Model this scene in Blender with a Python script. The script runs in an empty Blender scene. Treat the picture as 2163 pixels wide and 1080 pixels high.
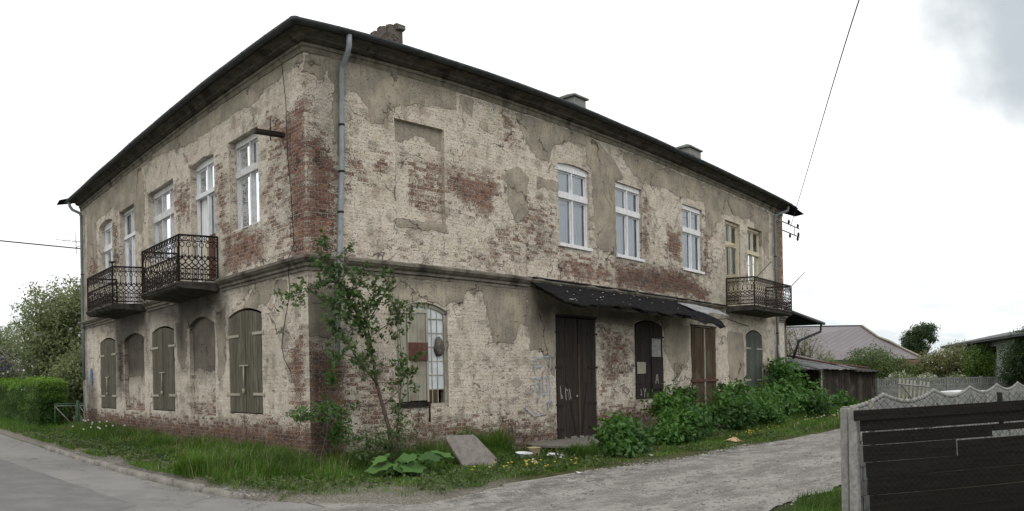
import bpy, bmesh, math, random
import numpy as np
from mathutils import Vector, Matrix, noise as mnoise
random.seed(7); RNG = np.random.default_rng(7)
rad = math.radians
SC = bpy.context.scene
COL = SC.collection

# ------------------------------------------------------------------ camera
cam = bpy.data.cameras.new('camera')
camo = bpy.data.objects.new('camera', cam); COL.objects.link(camo)
SC.camera = camo
cam.type = 'PANO'
cam.panorama_type = 'EQUIRECTANGULAR'
cam.longitude_min, cam.longitude_max = -0.65980, 0.65980
cam.latitude_min, cam.latitude_max = -0.16928, 0.48961
cam.clip_start, cam.clip_end = 0.05, 3000
ca, sa, roll = math.cos(0.82721), math.sin(0.82721), 0.019774
ex = Vector((ca, -sa, 0)); ey = Vector((sa, ca, 0)); ez = Vector((0, 0, 1))
rx = math.cos(roll)*ex - math.sin(roll)*ez
up = math.sin(roll)*ex + math.cos(roll)*ez
m = Matrix((rx, up, -ey)).transposed().to_4x4()
m.translation = Vector((-7.5125, -11.8136, 1.6))
camo.matrix_world = m
CAM = m.translation.copy()

# ------------------------------------------------------------------ sky, sun, exposure
SUN_EL, SUN_AZ = rad(48), rad(215)          # overcast, faint sun from behind the camera
w = bpy.data.worlds.new('World'); SC.world = w; w.use_nodes = True
nt = w.node_tree; nt.nodes.clear()
def wn(t, **k):
    n = nt.nodes.new(t)
    for a, b in k.items(): setattr(n, a, b)
    return n
sky = wn('ShaderNodeTexSky', sky_type='NISHITA', sun_disc=False, sun_elevation=SUN_EL, sun_rotation=SUN_AZ)
bg1 = wn('ShaderNodeBackground'); bg1.inputs[1].default_value = 0.10
nt.links.new(sky.outputs[0], bg1.inputs[0])
tc = wn('ShaderNodeTexCoord')
def sky_blob(px_dir, inner, outer, nscale, namp):
    """soft cloud mask round a direction"""
    d = wn('ShaderNodeVectorMath', operation='DOT_PRODUCT'); nt.links.new(tc.outputs['Generated'], d.inputs[0]); d.inputs[1].default_value = px_dir
    nz = wn('ShaderNodeTexNoise'); nz.inputs['Scale'].default_value = nscale; nz.inputs['Detail'].default_value = 5
    nt.links.new(tc.outputs['Generated'], nz.inputs['Vector'])
    ma = wn('ShaderNodeMath', operation='MULTIPLY_ADD'); nt.links.new(nz.outputs[0], ma.inputs[0]); ma.inputs[1].default_value = namp; nt.links.new(d.outputs['Value'], ma.inputs[2])
    mr = wn('ShaderNodeMapRange'); mr.interpolation_type = 'SMOOTHSTEP'
    mr.inputs[1].default_value = outer; mr.inputs[2].default_value = inner
    nt.links.new(ma.outputs[0], mr.inputs[0]); return mr.outputs[0]
def pxdir(x, y):
    th = (x-1081.5)/1639.14; v = (802.53-y)/1639.14
    d = Vector((math.sin(th)*math.cos(v), math.cos(th)*math.cos(v), math.sin(v)))
    return (d.x*rx + d.y*ey + d.z*up).normalized()
# the cloud deck: white, thinner and greyer in places
def wmix(f, a, b):
    n = wn('ShaderNodeMixRGB'); 
    if isinstance(f, float): n.inputs[0].default_value = f
    else: nt.links.new(f, n.inputs[0])
    for i, c in ((1, a), (2, b)):
        if isinstance(c, tuple): n.inputs[i].default_value = (*c, 1)
        else: nt.links.new(c, n.inputs[i])
    return n.outputs[0]
mp = wn('ShaderNodeMapping'); mp.inputs['Scale'].default_value = (2.6, 2.6, 13); mp.inputs['Location'].default_value = (3.1, .7, 0); nt.links.new(tc.outputs['Generated'], mp.inputs[0])
nz = wn('ShaderNodeTexNoise'); nz.inputs['Scale'].default_value = 2.6; nz.inputs['Detail'].default_value = 7; nz.inputs['Roughness'].default_value = .55
nt.links.new(mp.outputs[0], nz.inputs['Vector'])
sepz = wn('ShaderNodeSeparateXYZ'); nt.links.new(tc.outputs['Generated'], sepz.inputs[0])
low = wn('ShaderNodeMapRange'); low.interpolation_type = 'SMOOTHSTEP'; low.inputs[1].default_value = .26; low.inputs[2].default_value = .02
nt.links.new(sepz.outputs[2], low.inputs[0])
wisp = wn('ShaderNodeMapRange'); wisp.interpolation_type = 'SMOOTHSTEP'; wisp.inputs[1].default_value = .38; wisp.inputs[2].default_value = .60
nt.links.new(nz.outputs[0], wisp.inputs[0])
wl = wn('ShaderNodeMath', operation='MULTIPLY'); nt.links.new(wisp.outputs[0], wl.inputs[0]); nt.links.new(low.outputs[0], wl.inputs[1])
deck = wmix(wl.outputs[0], (1.12, 1.12, 1.12), (.70, .75, .775))
b1 = sky_blob(pxdir(2135, 50), 1.0135, 1.000, 6.0, .030)
deck = wmix(b1, deck, (.49, .54, .57))
bg2 = wn('ShaderNodeBackground'); bg2.inputs[1].default_value = 1.0
nt.links.new(deck, bg2.inputs[0])
mx = wn('ShaderNodeMixShader'); mx.inputs[0].default_value = 0.96
nt.links.new(bg1.outputs[0], mx.inputs[1]); nt.links.new(bg2.outputs[0], mx.inputs[2])
out = wn('ShaderNodeOutputWorld'); nt.links.new(mx.outputs[0], out.inputs[0])

sl = bpy.data.lights.new('sun', 'SUN'); sl.energy = 0.6; sl.angle = rad(25); sl.color = (1, .97, .92)
so = bpy.data.objects.new('sun', sl); COL.objects.link(so)
sd = Vector((math.sin(SUN_AZ)*math.cos(SUN_EL), math.cos(SUN_AZ)*math.cos(SUN_EL), math.sin(SUN_EL)))
so.rotation_euler = sd.to_track_quat('Z', 'Y').to_euler()
vs = SC.view_settings; vs.view_transform = 'Standard'; vs.look = 'None'; vs.gamma = 1; vs.exposure = 0.27
vs.use_curve_mapping = False
SC.cycles.max_bounces = 6; SC.cycles.transparent_max_bounces = 12

# ------------------------------------------------------------------ helpers: objects
def tag(o, label=None, cat=None, group=None, kind=None):
    if label: o['label'] = label
    if cat: o['category'] = cat
    if group: o['group'] = group
    if kind: o['kind'] = kind
    return o
def empty(name, loc=(0, 0, 0), label=None, cat=None, group=None, rz=0):
    o = bpy.data.objects.new(name, None); COL.objects.link(o)
    o.location = loc; o.rotation_euler.z = rz; o.empty_display_size = .2
    return tag(o, label, cat, group)
def link(name, me, mat, parent=None):
    if mat:
        for mm in (mat if isinstance(mat, (list, tuple)) else [mat]): me.materials.append(mm)
    o = bpy.data.objects.new(name, me); COL.objects.link(o)
    if parent: o.parent = parent
    return o
def npmesh(name, V, F4=None, F3=None, smooth=False, attrs=None, uv=None, mats=None):
    """fast mesh from numpy arrays; attrs: {name: (N,4)} colour per point; uv: (N,2) per point"""
    me = bpy.data.meshes.new(name)
    V = np.asarray(V, np.float32)
    loops = []; starts = []; tot = 0
    f4 = np.asarray(F4, np.int32).reshape(-1, 4) if F4 is not None and len(F4) else np.zeros((0, 4), np.int32)
    f3 = np.asarray(F3, np.int32).reshape(-1, 3) if F3 is not None and len(F3) else np.zeros((0, 3), np.int32)
    me.vertices.add(len(V)); me.vertices.foreach_set('co', V.ravel())
    li = np.concatenate([f4.ravel(), f3.ravel()])
    ls = np.concatenate([np.arange(len(f4))*4, len(f4)*4+np.arange(len(f3))*3]).astype(np.int32)
    me.loops.add(len(li)); me.loops.foreach_set('vertex_index', li)
    me.polygons.add(len(ls)); me.polygons.foreach_set('loop_start', ls)
    if mats is not None: me.polygons.foreach_set('material_index', np.asarray(mats, np.int32))
    if smooth: me.polygons.foreach_set('use_smooth', np.ones(len(ls), bool))
    me.update(calc_edges=True)
    if attrs:
        for k, a in attrs.items():
            at = me.attributes.new(k, 'FLOAT_COLOR', 'POINT'); at.data.foreach_set('color', np.asarray(a, np.float32).ravel())
    if uv is not None:
        l = me.uv_layers.new(name='UVMap'); l.data.foreach_set('uv', np.asarray(uv, np.float32)[li].ravel())
    me.validate()
    return me
# facade frames: s along the wall, o outwards, z up
SOUTH = lambda s, o, z: (s, -o, z)
WEST = lambda s, o, z: (-o, s, z)
WORLD = lambda x, y, z: (x, y, z)
class MB:
    def __init__(self, T=WORLD): self.v = []; self.f = []; self.T = T; self.sm = []
    def add(self, vs, fs, smooth=False):
        n = len(self.v); self.v += [self.T(*p) for p in vs]; self.f += [tuple(n+i for i in f) for f in fs]; self.sm += [smooth]*len(fs)
    def box(self, a0, a1, b0, b1, c0, c1, j=0):
        P = [(a, b, c) for c in (c0, c1) for b in (b0, b1) for a in (a0, a1)]
        if j: P = [tuple(q+random.uniform(-j, j) for q in p) for p in P]
        self.add(P, [(0, 2, 3, 1), (4, 5, 7, 6), (0, 1, 5, 4), (2, 6, 7, 3), (0, 4, 6, 2), (1, 3, 7, 5)])
    def prism(self, pts, lo, hi, axis=1):
        """polygon pts (a,c) extruded along b (axis=1)"""
        n = len(pts); mk = (lambda p, b: (p[0], b, p[1])) if axis == 1 else ((lambda p, b: (p[0], p[1], b)) if axis == 2 else (lambda p, b: (b, p[0], p[1])))
        self.add([mk(p, lo) for p in pts]+[mk(p, hi) for p in pts],
                 [tuple(range(n)), tuple(range(2*n-1, n-1, -1))]+[(i, (i+1) % n, n+(i+1) % n, n+i) for i in range(n)])
    def tube(self, pts, r, k=6, smooth=True, cap=True):
        pts = [Vector(p) for p in pts]; n = len(pts)
        rs = r if isinstance(r, (list, tuple)) else [r]*n
        V = []; prev = None
        for i, p in enumerate(pts):
            t = (pts[min(i+1, n-1)]-pts[max(i-1, 0)]); 
            if t.length < 1e-9: t = Vector((0, 0, 1))
            t.normalize()
            if prev is None: a = t.orthogonal().normalized()
            else:
                a = prev - t*prev.dot(t)
                a = a.normalized() if a.length > 1e-6 else t.orthogonal().normalized()
            prev = a; b = t.cross(a)
            for q in range(k):
                an = 2*math.pi*(q+.5)/k; V.append(tuple(p+(a*math.cos(an)+b*math.sin(an))*rs[i]))
        F = [(i*k+q, i*k+(q+1) % k, (i+1)*k+(q+1) % k, (i+1)*k+q) for i in range(n-1) for q in range(k)]
        if cap: F += [tuple(range(k-1, -1, -1)), tuple((n-1)*k+q for q in range(k))]
        self.add(V, F, smooth)
    def build(self, name, mat, parent=None, bevel=0):
        me = bpy.data.meshes.new(name); me.from_pydata(self.v, [], self.f)
        bm = bmesh.new(); bm.from_mesh(me)
        bmesh.ops.recalc_face_normals(bm, faces=bm.faces)
        if bevel: bmesh.ops.bevel(bm, geom=[e for e in bm.edges if e.is_manifold and e.calc_face_angle(0) > .5], offset=bevel, segments=1, affect='EDGES', clamp_overlap=True)
        bm.to_mesh(me); bm.free()
        if not bevel: me.polygons.foreach_set('use_smooth', self.sm)
        return link(name, me, mat, parent)

# ------------------------------------------------------------------ helpers: materials
class NT:
    def __init__(self, name, rough=.85, spec=.3):
        self.m = bpy.data.materials.new(name); self.m.use_nodes = True
        self.t = self.m.node_tree; self.b = self.t.nodes['Principled BSDF']
        self.b.inputs['Roughness'].default_value = rough; self.b.inputs['Specular IOR Level'].default_value = spec
        self.tc = self.t.nodes.new('ShaderNodeTexCoord'); self.obj = self.tc.outputs['Object']; self.uv = self.tc.outputs['UV']
    def n(self, t, **k):
        x = self.t.nodes.new(t)
        for a, b in k.items(): setattr(x, a, b)
        return x
    def put(self, sock, val):
        if isinstance(val, bpy.types.NodeSocket): self.t.links.new(val, sock)
        elif isinstance(val, tuple) and len(val) == 3 and sock.type == 'RGBA': sock.default_value = (*val, 1)
        else: sock.default_value = val
    def noise(self, scale, detail=4, vec=None, rough=.55, dist=0, col=False):
        x = self.n('ShaderNodeTexNoise'); self.put(x.inputs['Vector'], vec or self.obj)
        x.inputs['Scale'].default_value = scale; x.inputs['Detail'].default_value = detail; x.inputs['Roughness'].default_value = rough; x.inputs['Distortion'].default_value = dist
        return x.outputs[1 if col else 0]
    def map(self, scale=(1, 1, 1), vec=None, loc=(0, 0, 0)):
        x = self.n('ShaderNodeMapping'); self.put(x.inputs[0], vec or self.obj); x.inputs['Scale'].default_value = scale; x.inputs['Location'].default_value = loc
        return x.outputs[0]
    def math(self, op, a, b=0.0, c=0.0, clamp=False):
        x = self.n('ShaderNodeMath', operation=op); x.use_clamp = clamp; self.put(x.inputs[0], a); self.put(x.inputs[1], b); self.put(x.inputs[2], c); return x.outputs[0]
    def step(self, v, lo, hi):
        x = self.n('ShaderNodeMapRange'); x.interpolation_type = 'SMOOTHSTEP'; self.put(x.inputs[0], v); self.put(x.inputs[1], lo); self.put(x.inputs[2], hi); return x.outputs[0]
    def mix(self, f, a, b, mode='MIX'):
        x = self.n('ShaderNodeMixRGB', blend_type=mode); self.put(x.inputs[0], f); self.put(x.inputs[1], a); self.put(x.inputs[2], b); return x.outputs[0]
    def attr(self, name, sep=False):
        x = self.n('ShaderNodeAttribute'); x.attribute_name = name
        if not sep: return x.outputs['Color']
        s = self.n('ShaderNodeSeparateColor'); self.t.links.new(x.outputs['Color'], s.inputs[0]); return s.outputs
    def bump(self, h, dist=.01, strength=1.0):
        x = self.n('ShaderNodeBump'); self.put(x.inputs['Height'], h); x.inputs['Distance'].default_value = dist; x.inputs['Strength'].default_value = strength
        self.t.links.new(x.outputs[0], self.b.inputs['Normal'])
    def base(self, c): self.put(self.b.inputs['Base Color'], c); return self
def simple(name, c1, c2, scale=8, rough=.85, stretch=(1, 1, 1), bump=.004, spec=.3, metal=0, c3=None, detail=6):
    n = NT(name, rough, spec); v = n.map(stretch)
    f = n.noise(scale, detail, v, .62); f1 = n.step(f, .34, .68)
    c = n.mix(f1, c1, c2)
    if c3: c = n.mix(n.step(n.noise(scale*2.7, 5, v, .7), .56, .70), c, c3)
    n.base(c)
    if bump: n.bump(f, bump)
    n.b.inputs['Metallic'].default_value = metal
    return n.m

def brick_nodes(n, vec):
    """-> brick colour, mortar factor, per brick grey"""
    def br(c1, c2, mo, sq=.5):
        x = n.n('ShaderNodeTexBrick'); n.put(x.inputs['Vector'], vec)
        x.inputs['Color1'].default_value = (*c1, 1); x.inputs['Color2'].default_value = (*c2, 1); x.inputs['Mortar'].default_value = (*mo, 1)
        x.inputs['Scale'].default_value = 1; x.inputs['Mortar Size'].default_value = .0075; x.inputs['Mortar Smooth'].default_value = .25
        x.inputs['Brick Width'].default_value = .272; x.inputs['Row Height'].default_value = .081; x.inputs['Bias'].default_value = 0
        x.offset = .5; x.squash = .5; x.squash_frequency = 2
        return x
    a = br((0, 0, 0), (1, 1, 1), (.5, .5, .5))
    return a.outputs['Color'], a.outputs['Fac']

def wall_material():
    n = NT('weathered_plaster_over_brick', .93, .15)
    warp = n.noise(7, 3, n.uv, .5, 0, True)
    wv = n.n('ShaderNodeVectorMath', operation='MULTIPLY_ADD'); n.put(wv.inputs[0], warp); wv.inputs[1].default_value = (.014, .014, 0); n.put(wv.inputs[2], n.uv)
    uv = wv.outputs[0]
    per, mort = brick_nodes(n, uv)
    at = n.attr('coat', True); ab, ag, ak = at[0], at[1], at[2]
    fine = n.noise(34, 6, n.uv, .65); mid = n.noise(5.2, 7, n.uv, .62, .35); big = n.noise(1.1, 4, n.uv, .5)
    vst = n.noise(3.2, 6, n.map((5, .55, 1), n.uv), .6)
    # brick: brown red, some orange, some burnt
    bc = n.mix(per, (.135, .068, .052), (.235, .125, .092))
    bc = n.mix(n.step(n.noise(6, 3, n.uv), .50, .60), bc, (.29, .145, .078))
    bc = n.mix(n.step(n.math('ADD', n.noise(4.3, 5, n.map((1, 1, 1), n.uv, (7, 3, 0))), n.math('MULTIPLY', per, .14)), .60, .68), bc, (.055, .038, .034))
    bc = n.mix(n.step(fine, .50, .66), bc, (.26, .175, .14)); bc = n.mix(n.step(fine, .44, .32), bc, (.06, .035, .03))
    mc = n.mix(fine, (.22, .19, .155), (.52, .48, .41))
    mvis = n.step(n.noise(11, 4, n.uv), .38, .52)
    bc = n.mix(n.math('MULTIPLY', mort, mvis), bc, mc)
    bc = n.mix(n.math('MULTIPLY', mort, n.math('SUBTRACT', 1.0, mvis)), bc, (.045, .037, .033))
    # thin lime coat with brick showing through; goes brick by brick
    v = n.math('ADD', n.math('MULTIPLY', mid, .45), n.math('MULTIPLY', per, .20))
    v = n.math('ADD', v, n.math('MULTIPLY_ADD', n.math('SUBTRACT', fine, .5), .95, .12))
    v = n.math('ADD', v, n.math('MULTIPLY', mort, .07))
    thr = n.math('MULTIPLY_ADD', ab, .37, .21)
    dv = n.math('SUBTRACT', v, thr)
    wash = n.math('MULTIPLY', n.step(dv, -.16, .0), .62)
    bc = n.mix(wash, bc, (.37, .275, .225))
    coat = n.step(dv, -.012, .022)
    cc = n.mix(n.step(big, .35, .65), (.56, .49, .39), (.63, .565, .465))
    cc = n.mix(n.step(mid, .60, .36), cc, (.68, .625, .54))
    cc = n.mix(n.math('MULTIPLY', n.step(fine, .50, .33), .55), cc, (.26, .22, .175))
    cc = n.mix(n.step(n.noise(2.3, 6, n.map((1, 1, 1), n.uv, (3, 9, 0)), .6), .50, .66), cc, (.385, .35, .285))
    cc = n.mix(n.math('MULTIPLY', n.step(n.noise(1.6, 6, n.map((1, 1, 1), n.uv, (13, 1, 0)), .65), .54, .66), .6), cc, (.34, .26, .205))
    # brick courses telegraph through the coat; relief shadows painted as broken dashes
    dash = n.step(n.noise(15, 4, n.map((.6, 1, 1), n.uv, (1, 4, 0)), .6), .50, .60)
    cc = n.mix(n.math('MULTIPLY', n.math('MULTIPLY', mort, dash), .30), cc, (.15, .12, .095))
    pits = n.step(n.noise(19, 5, n.map((1, 1.7, 1), n.uv, (5, 5, 0)), .72, .6), .585, .65)
    cc = n.mix(n.math('MULTIPLY', pits, .8), cc, n.mix(per, (.12, .075, .055), (.21, .13, .10)))
    col = n.mix(coat, bc, cc)
    # thick smooth render patches with a broken edge
    gn = n.math('ADD', n.noise(3.4, 6, n.map((1, 1, 1), n.uv, (11, 2, 0)), .62, .4), n.math('MULTIPLY', n.math('SUBTRACT', fine, .5), .10))
    gv = n.math('ADD', ag, n.math('MULTIPLY', n.math('SUBTRACT', gn, .5), .95))
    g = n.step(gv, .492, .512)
    gedge_shadow = n.math('MULTIPLY', n.step(gv, .470, .492), n.math('SUBTRACT', 1.0, g))  # painted shadow line along the edge of the thick render
    gc = n.mix(n.step(n.noise(1.7, 5, n.uv, .6), .35, .68), (.30, .268, .218), (.46, .405, .315))
    gc = n.mix(n.math('MULTIPLY', n.step(vst, .50, .68), .5), gc, (.185, .168, .148))
    gc = n.mix(n.math('MULTIPLY', fine, .22), gc, (.15, .13, .10))
    gc = n.mix(n.step(n.noise(16, 3, n.map((1, 1, 1), n.uv, (1, 8, 0)), .6), .68, .72), gc, (.50, .46, .37))
    col = n.mix(n.math('MULTIPLY', gedge_shadow, .75), col, (.075, .06, .048))
    col = n.mix(g, col, gc)
    # cracks
    vo = n.n('ShaderNodeTexVoronoi', feature='DISTANCE_TO_EDGE'); wv2 = n.n('ShaderNodeVectorMath', operation='MULTIPLY_ADD'); n.put(wv2.inputs[0], n.noise(2.2, 5, n.uv, .6, 0, True)); wv2.inputs[1].default_value = (.9, .9, 0); n.put(wv2.inputs[2], n.uv)
    n.put(vo.inputs['Vector'], wv2.outputs[0]); vo.inputs['Scale'].default_value = .8
    crack = n.math('MULTIPLY', n.step(vo.outputs['Distance'], .010, .003), n.step(n.noise(1.3, 3, n.uv), .48, .56))
    col = n.mix(n.math('MULTIPLY', crack, .75), col, (.07, .055, .045))
    # soot and damp, running down, plus shade painted under the string course
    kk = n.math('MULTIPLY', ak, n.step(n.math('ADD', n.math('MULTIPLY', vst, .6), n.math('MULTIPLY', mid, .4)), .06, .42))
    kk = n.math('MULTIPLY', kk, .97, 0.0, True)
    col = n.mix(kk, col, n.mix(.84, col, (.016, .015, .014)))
    grime = n.step(n.noise(1.9, 6, n.map((2.2, .5, 1), n.uv, (2, 2, 0)), .62), .50, .74)
    col = n.mix(n.math('MULTIPLY', grime, .42), col, (.12, .105, .085))
    n.base(col)
    h = n.math('MULTIPLY', n.math('SUBTRACT', 1.0, mort), n.math('MULTIPLY_ADD', coat, -.22, .40))
    h = n.math('ADD', h, n.math('MULTIPLY', coat, n.math('ADD', .35, n.math('MULTIPLY', mid, .8))))
    h = n.math('ADD', n.math('MULTIPLY', h, n.math('SUBTRACT', 1.0, g)), n.math('MULTIPLY', g, 1.9))
    h = n.math('ADD', h, n.math('MULTIPLY', fine, .55))
    h = n.math('SUBTRACT', h, n.math('MULTIPLY', pits, .5))
    h = n.math('SUBTRACT', h, crack)
    n.bump(h, .024, 1.0)
    return n.m
def plain_plaster(name, c1, c2, c3, dirt=.5):
    n = NT(name, .93, .15); f = n.noise(5, 7, None, .65); g = n.noise(30, 4)
    c = n.mix(n.step(f, .35, .62), c1, c2); c = n.mix(n.step(n.noise(2.2, 6, n.map((1, 1, .4)), .65), .50, .68), c, c3)
    c = n.mix(n.math('MULTIPLY', g, dirt), c, (.035, .032, .027)); n.base(c); n.bump(n.math('ADD', f, n.math('MULTIPLY', g, .5)), .02); return n.m
def wood(name, c1, c2, c3, axis='z', rough=.9, scale=1.0, seam=None):
    n = NT(name, rough, .2); st = {'z': (9, 9, .55), 'x': (.55, 9, 9), 'y': (9, .55, 9)}[axis]
    v = n.map(tuple(q*scale for q in st)); g = n.noise(3.5, 8, v, .7, .6); l = n.noise(1.4, 4, None, .6)
    c = n.mix(n.step(g, .36, .64), c1, c2); c = n.mix(n.step(l, .48, .70), c, c3)
    gi = n.n('ShaderNodeNewGeometry'); rv = gi.outputs['Random Per Island']
    c = n.mix(1.0, c, n.mix(rv, (.62, .62, .62), (1.25, 1.22, 1.18)), 'MULTIPLY')
    c = n.mix(n.step(g, .64, .72), c, tuple(q*.35 for q in c1)); n.base(c); n.bump(g, .006); return n.m

M = {}
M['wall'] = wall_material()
M['mould'] = plain_plaster('weathered_moulding', (.17, .155, .125), (.27, .245, .20), (.07, .063, .052), .55)
M['frieze'] = plain_plaster('grimy_frieze', (.15, .135, .105), (.25, .225, .175), (.055, .05, .04), .6)
M['cornice'] = plain_plaster('shaded_cornice', (.06, .054, .045), (.125, .112, .088), (.03, .027, .024), .6)  # deep shadow under the eaves is painted into this dark tone
M['slab'] = plain_plaster('mossy_concrete', (.035, .033, .03), (.085, .08, .07), (.016, .015, .013), .6)
M['gutter'] = simple('gutter_zinc_dark', (.022, .027, .029), (.045, .052, .052), 5, .6, (1, 1, 1), .002, .4)
M['roofing'] = simple('tar_roofing', (.008, .009, .009), (.020, .021, .020), 9, .95, (1, 1, 1), .01, .05, 0, (.030, .030, .028))
M['pipe'] = simple('zinc_pipe', (.19, .215, .235), (.28, .305, .32), 6, .55, (1, 1, .4), .002, .4, .25, (.14, .15, .155))
M['pipe_green'] = simple('green_painted_pipe', (.10, .13, .13), (.15, .18, .175), 6, .6, (1, 1, .4), .002, .4, 0, (.08, .085, .08))
M['iron'] = simple('rusty_wrought_iron', (.010, .008, .008), (.028, .019, .014), 18, .8, (1, 1, 1), .001, .3)
M['white'] = simple('white_window_paint', (.60, .60, .61), (.74, .75, .76), 14, .6, (1, 1, .3), .002, .35, 0, (.50, .49, .48))
M['white_old'] = simple('flaking_white_paint', (.50, .49, .48), (.66, .66, .66), 16, .75, (1, 1, .4), .004, .25, 0, (.17, .13, .10))
M['cream'] = simple('cream_window_paint', (.47, .42, .29), (.60, .55, .41), 12, .65, (1, 1, .3), .002, .3, 0, (.36, .31, .21))
M['greenwood'] = wood('weathered_green_wood', (.055, .052, .038), (.145, .137, .105), (.10, .09, .068))
M['darkgreen'] = wood('dark_green_wood', (.055, .07, .062), (.09, .105, .09), (.07, .065, .055))
M['greywood'] = wood('grey_green_old_paint', (.25, .245, .20), (.34, .33, .27), (.18, .165, .13))
M['blackwood'] = wood('black_tarred_wood', (.015, .013, .012), (.034, .029, .026), (.024, .02, .017))
M['blackdoor'] = wood('black_door_wood', (.022, .018, .016), (.040, .034, .030), (.03, .027, .025))
M['brownwood'] = wood('brown_door_wood', (.042, .028, .02), (.085, .058, .036), (.085, .075, .045))
M['shedwood'] = wood('shed_boards', (.018, .0155, .0135), (.050, .042, .034), (.095, .078, .06))
M['boards'] = wood('black_fence_boards', (.008, .0075, .007), (.017, .016, .0145), (.012, .011, .010), 'x')
M['strap'] = simple('pale_hinge_paint', (.30, .27, .21), (.38, .35, .28), 12, .8, (1, 1, 1), .002)
M['rust'] = simple('rust_sheet', (.075, .032, .024), (.12, .055, .040), 10, .85, (1, 1, 1), .002)
M['concrete'] = simple('grey_concrete', (.20, .20, .188), (.31, .305, .285), 9, .92, (1, 1, 1), .006, .2, 0, (.17, .168, .155))
M['concrete_pale'] = simple('pale_fence_concrete', (.15, .158, .148), (.25, .258, .242), 6, .92, (1, 1, 1), .004, .2, 0, (.16, .165, .15))
M['brick_chim'] = None
M['sheetmetal'] = simple('pale_sheet_metal', (.22, .225, .23), (.40, .41, .42), 8, .6, (1, 1, 1), .004, .4, .3)
M['bark'] = simple('bark', (.06, .05, .038), (.115, .098, .075), 14, .95, (1, 1, .3), .01)
M['darkroom'] = simple('dark_interior', (.012, .012, .012), (.02, .02, .02), 3, 1, (1, 1, 1), 0)
M['lace'] = None
def glass():
    n = NT('window_glass', .04, .5)
    g = n.n('ShaderNodeBsdfGlossy'); g.inputs['Roughness'].default_value = .02; g.inputs['Color'].default_value = (.85, .92, 1, 1)
    t = n.n('ShaderNodeBsdfTransparent'); t.inputs[0].default_value = (.93, .95, .96, 1)
    lw = n.n('ShaderNodeFresnel'); lw.inputs[0].default_value = 1.9
    nm = n.n('ShaderNodeBump'); nm.inputs['Distance'].default_value = .003; nm.inputs['Strength'].default_value = .25; n.put(nm.inputs['Height'], n.noise(2.3, 2)); n.put(g.inputs['Normal'], nm.outputs[0])
    mxs = n.n('ShaderNodeMixShader'); n.put(mxs.inputs[0], n.math('ADD', lw.outputs[0], .03)); n.put(mxs.inputs[1], t.outputs[0]); n.put(mxs.inputs[2], g.outputs[0])
    n.t.links.new(mxs.outputs[0], n.t.nodes['Material Output'].inputs[0]); return n.m
M['glass'] = glass()
def frosted():
    n = NT('dusty_workshop_glass', .35, .5)
    c = n.mix(n.step(n.noise(4, 5, n.map((1, 1, 1)), .6), .35, .65), (.42, .46, .48), (.56, .60, .62)); n.base(c); return n.m
M['dusty'] = frosted()
def lace(c1, c2, name):
    n = NT(name, .95, .1); wv = n.n('ShaderNodeTexWave'); n.put(wv.inputs['Vector'], n.map((3, 3, .1))); wv.inputs['Scale'].default_value = 5; wv.inputs['Distortion'].default_value = 2.5; wv.inputs['Detail'].default_value = 2
    n.base(n.mix(wv.outputs[1], c1, c2)); return n.m
M['lace'] = lace((.56, .58, .59), (.88, .88, .88), 'lace_curtain')
M['greencurtain'] = lace((.10, .13, .08), (.22, .26, .17), 'green_curtain')
def leafmat(name, c1, c2, rough=.55, trans=.25):
    n = NT(name, rough, .35); t = n.attr('tint', True)
    c = n.mix(t[0], c1, c2); n.base(c)
    tr = n.n('ShaderNodeBsdfTranslucent'); n.put(tr.inputs[0], n.mix(.5, c, tuple(min(1, q*1.6) for q in c2)))
    mxs = n.n('ShaderNodeMixShader'); mxs.inputs[0].default_value = trans; n.put(mxs.inputs[1], n.b.outputs[0]); n.put(mxs.inputs[2], tr.outputs[0])
    n.t.links.new(mxs.outputs[0], n.t.nodes['Material Output'].inputs[0]); return n.m
M['grass'] = leafmat('grass_blades', (.015, .040, .006), (.105, .205, .022), .6, .3)
M['elder'] = leafmat('elder_leaf', (.010, .038, .007), (.085, .200, .030))
M['apple'] = leafmat('apple_leaf', (.026, .058, .015), (.11, .175, .055))
M['hedge'] = leafmat('hedge_leaf', (.018, .055, .007), (.15, .28, .022))
M['deep'] = leafmat('dark_tree_leaf', (.018, .042, .012), (.055, .095, .030))
M['mid'] = leafmat('mid_green_leaf', (.035, .065, .015), (.095, .140, .035))
M['bright'] = leafmat('bright_green_leaf', (.050, .105, .015), (.120, .195, .030))
M['olive'] = leafmat('olive_leaf', (.075, .085, .028), (.17, .18, .065))
M['fruit'] = leafmat('fruit_tree_leaf', (.07, .10, .035), (.21, .25, .11))
M['blossom'] = leafmat('white_blossom', (.50, .50, .48), (.72, .72, .70), .8)
M['lilac'] = leafmat('lilac_blossom', (.19, .13, .24), (.38, .29, .44), .8)
M['yellow'] = leafmat('dandelion_yellow', (.55, .38, .02), (.75, .55, .05), .8)
M['fluff'] = leafmat('dandelion_clock', (.5, .5, .48), (.65, .65, .62), .9)
M['rhubarb'] = leafmat('burdock_leaf', (.030, .080, .020), (.10, .20, .045), .8, .15)

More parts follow.
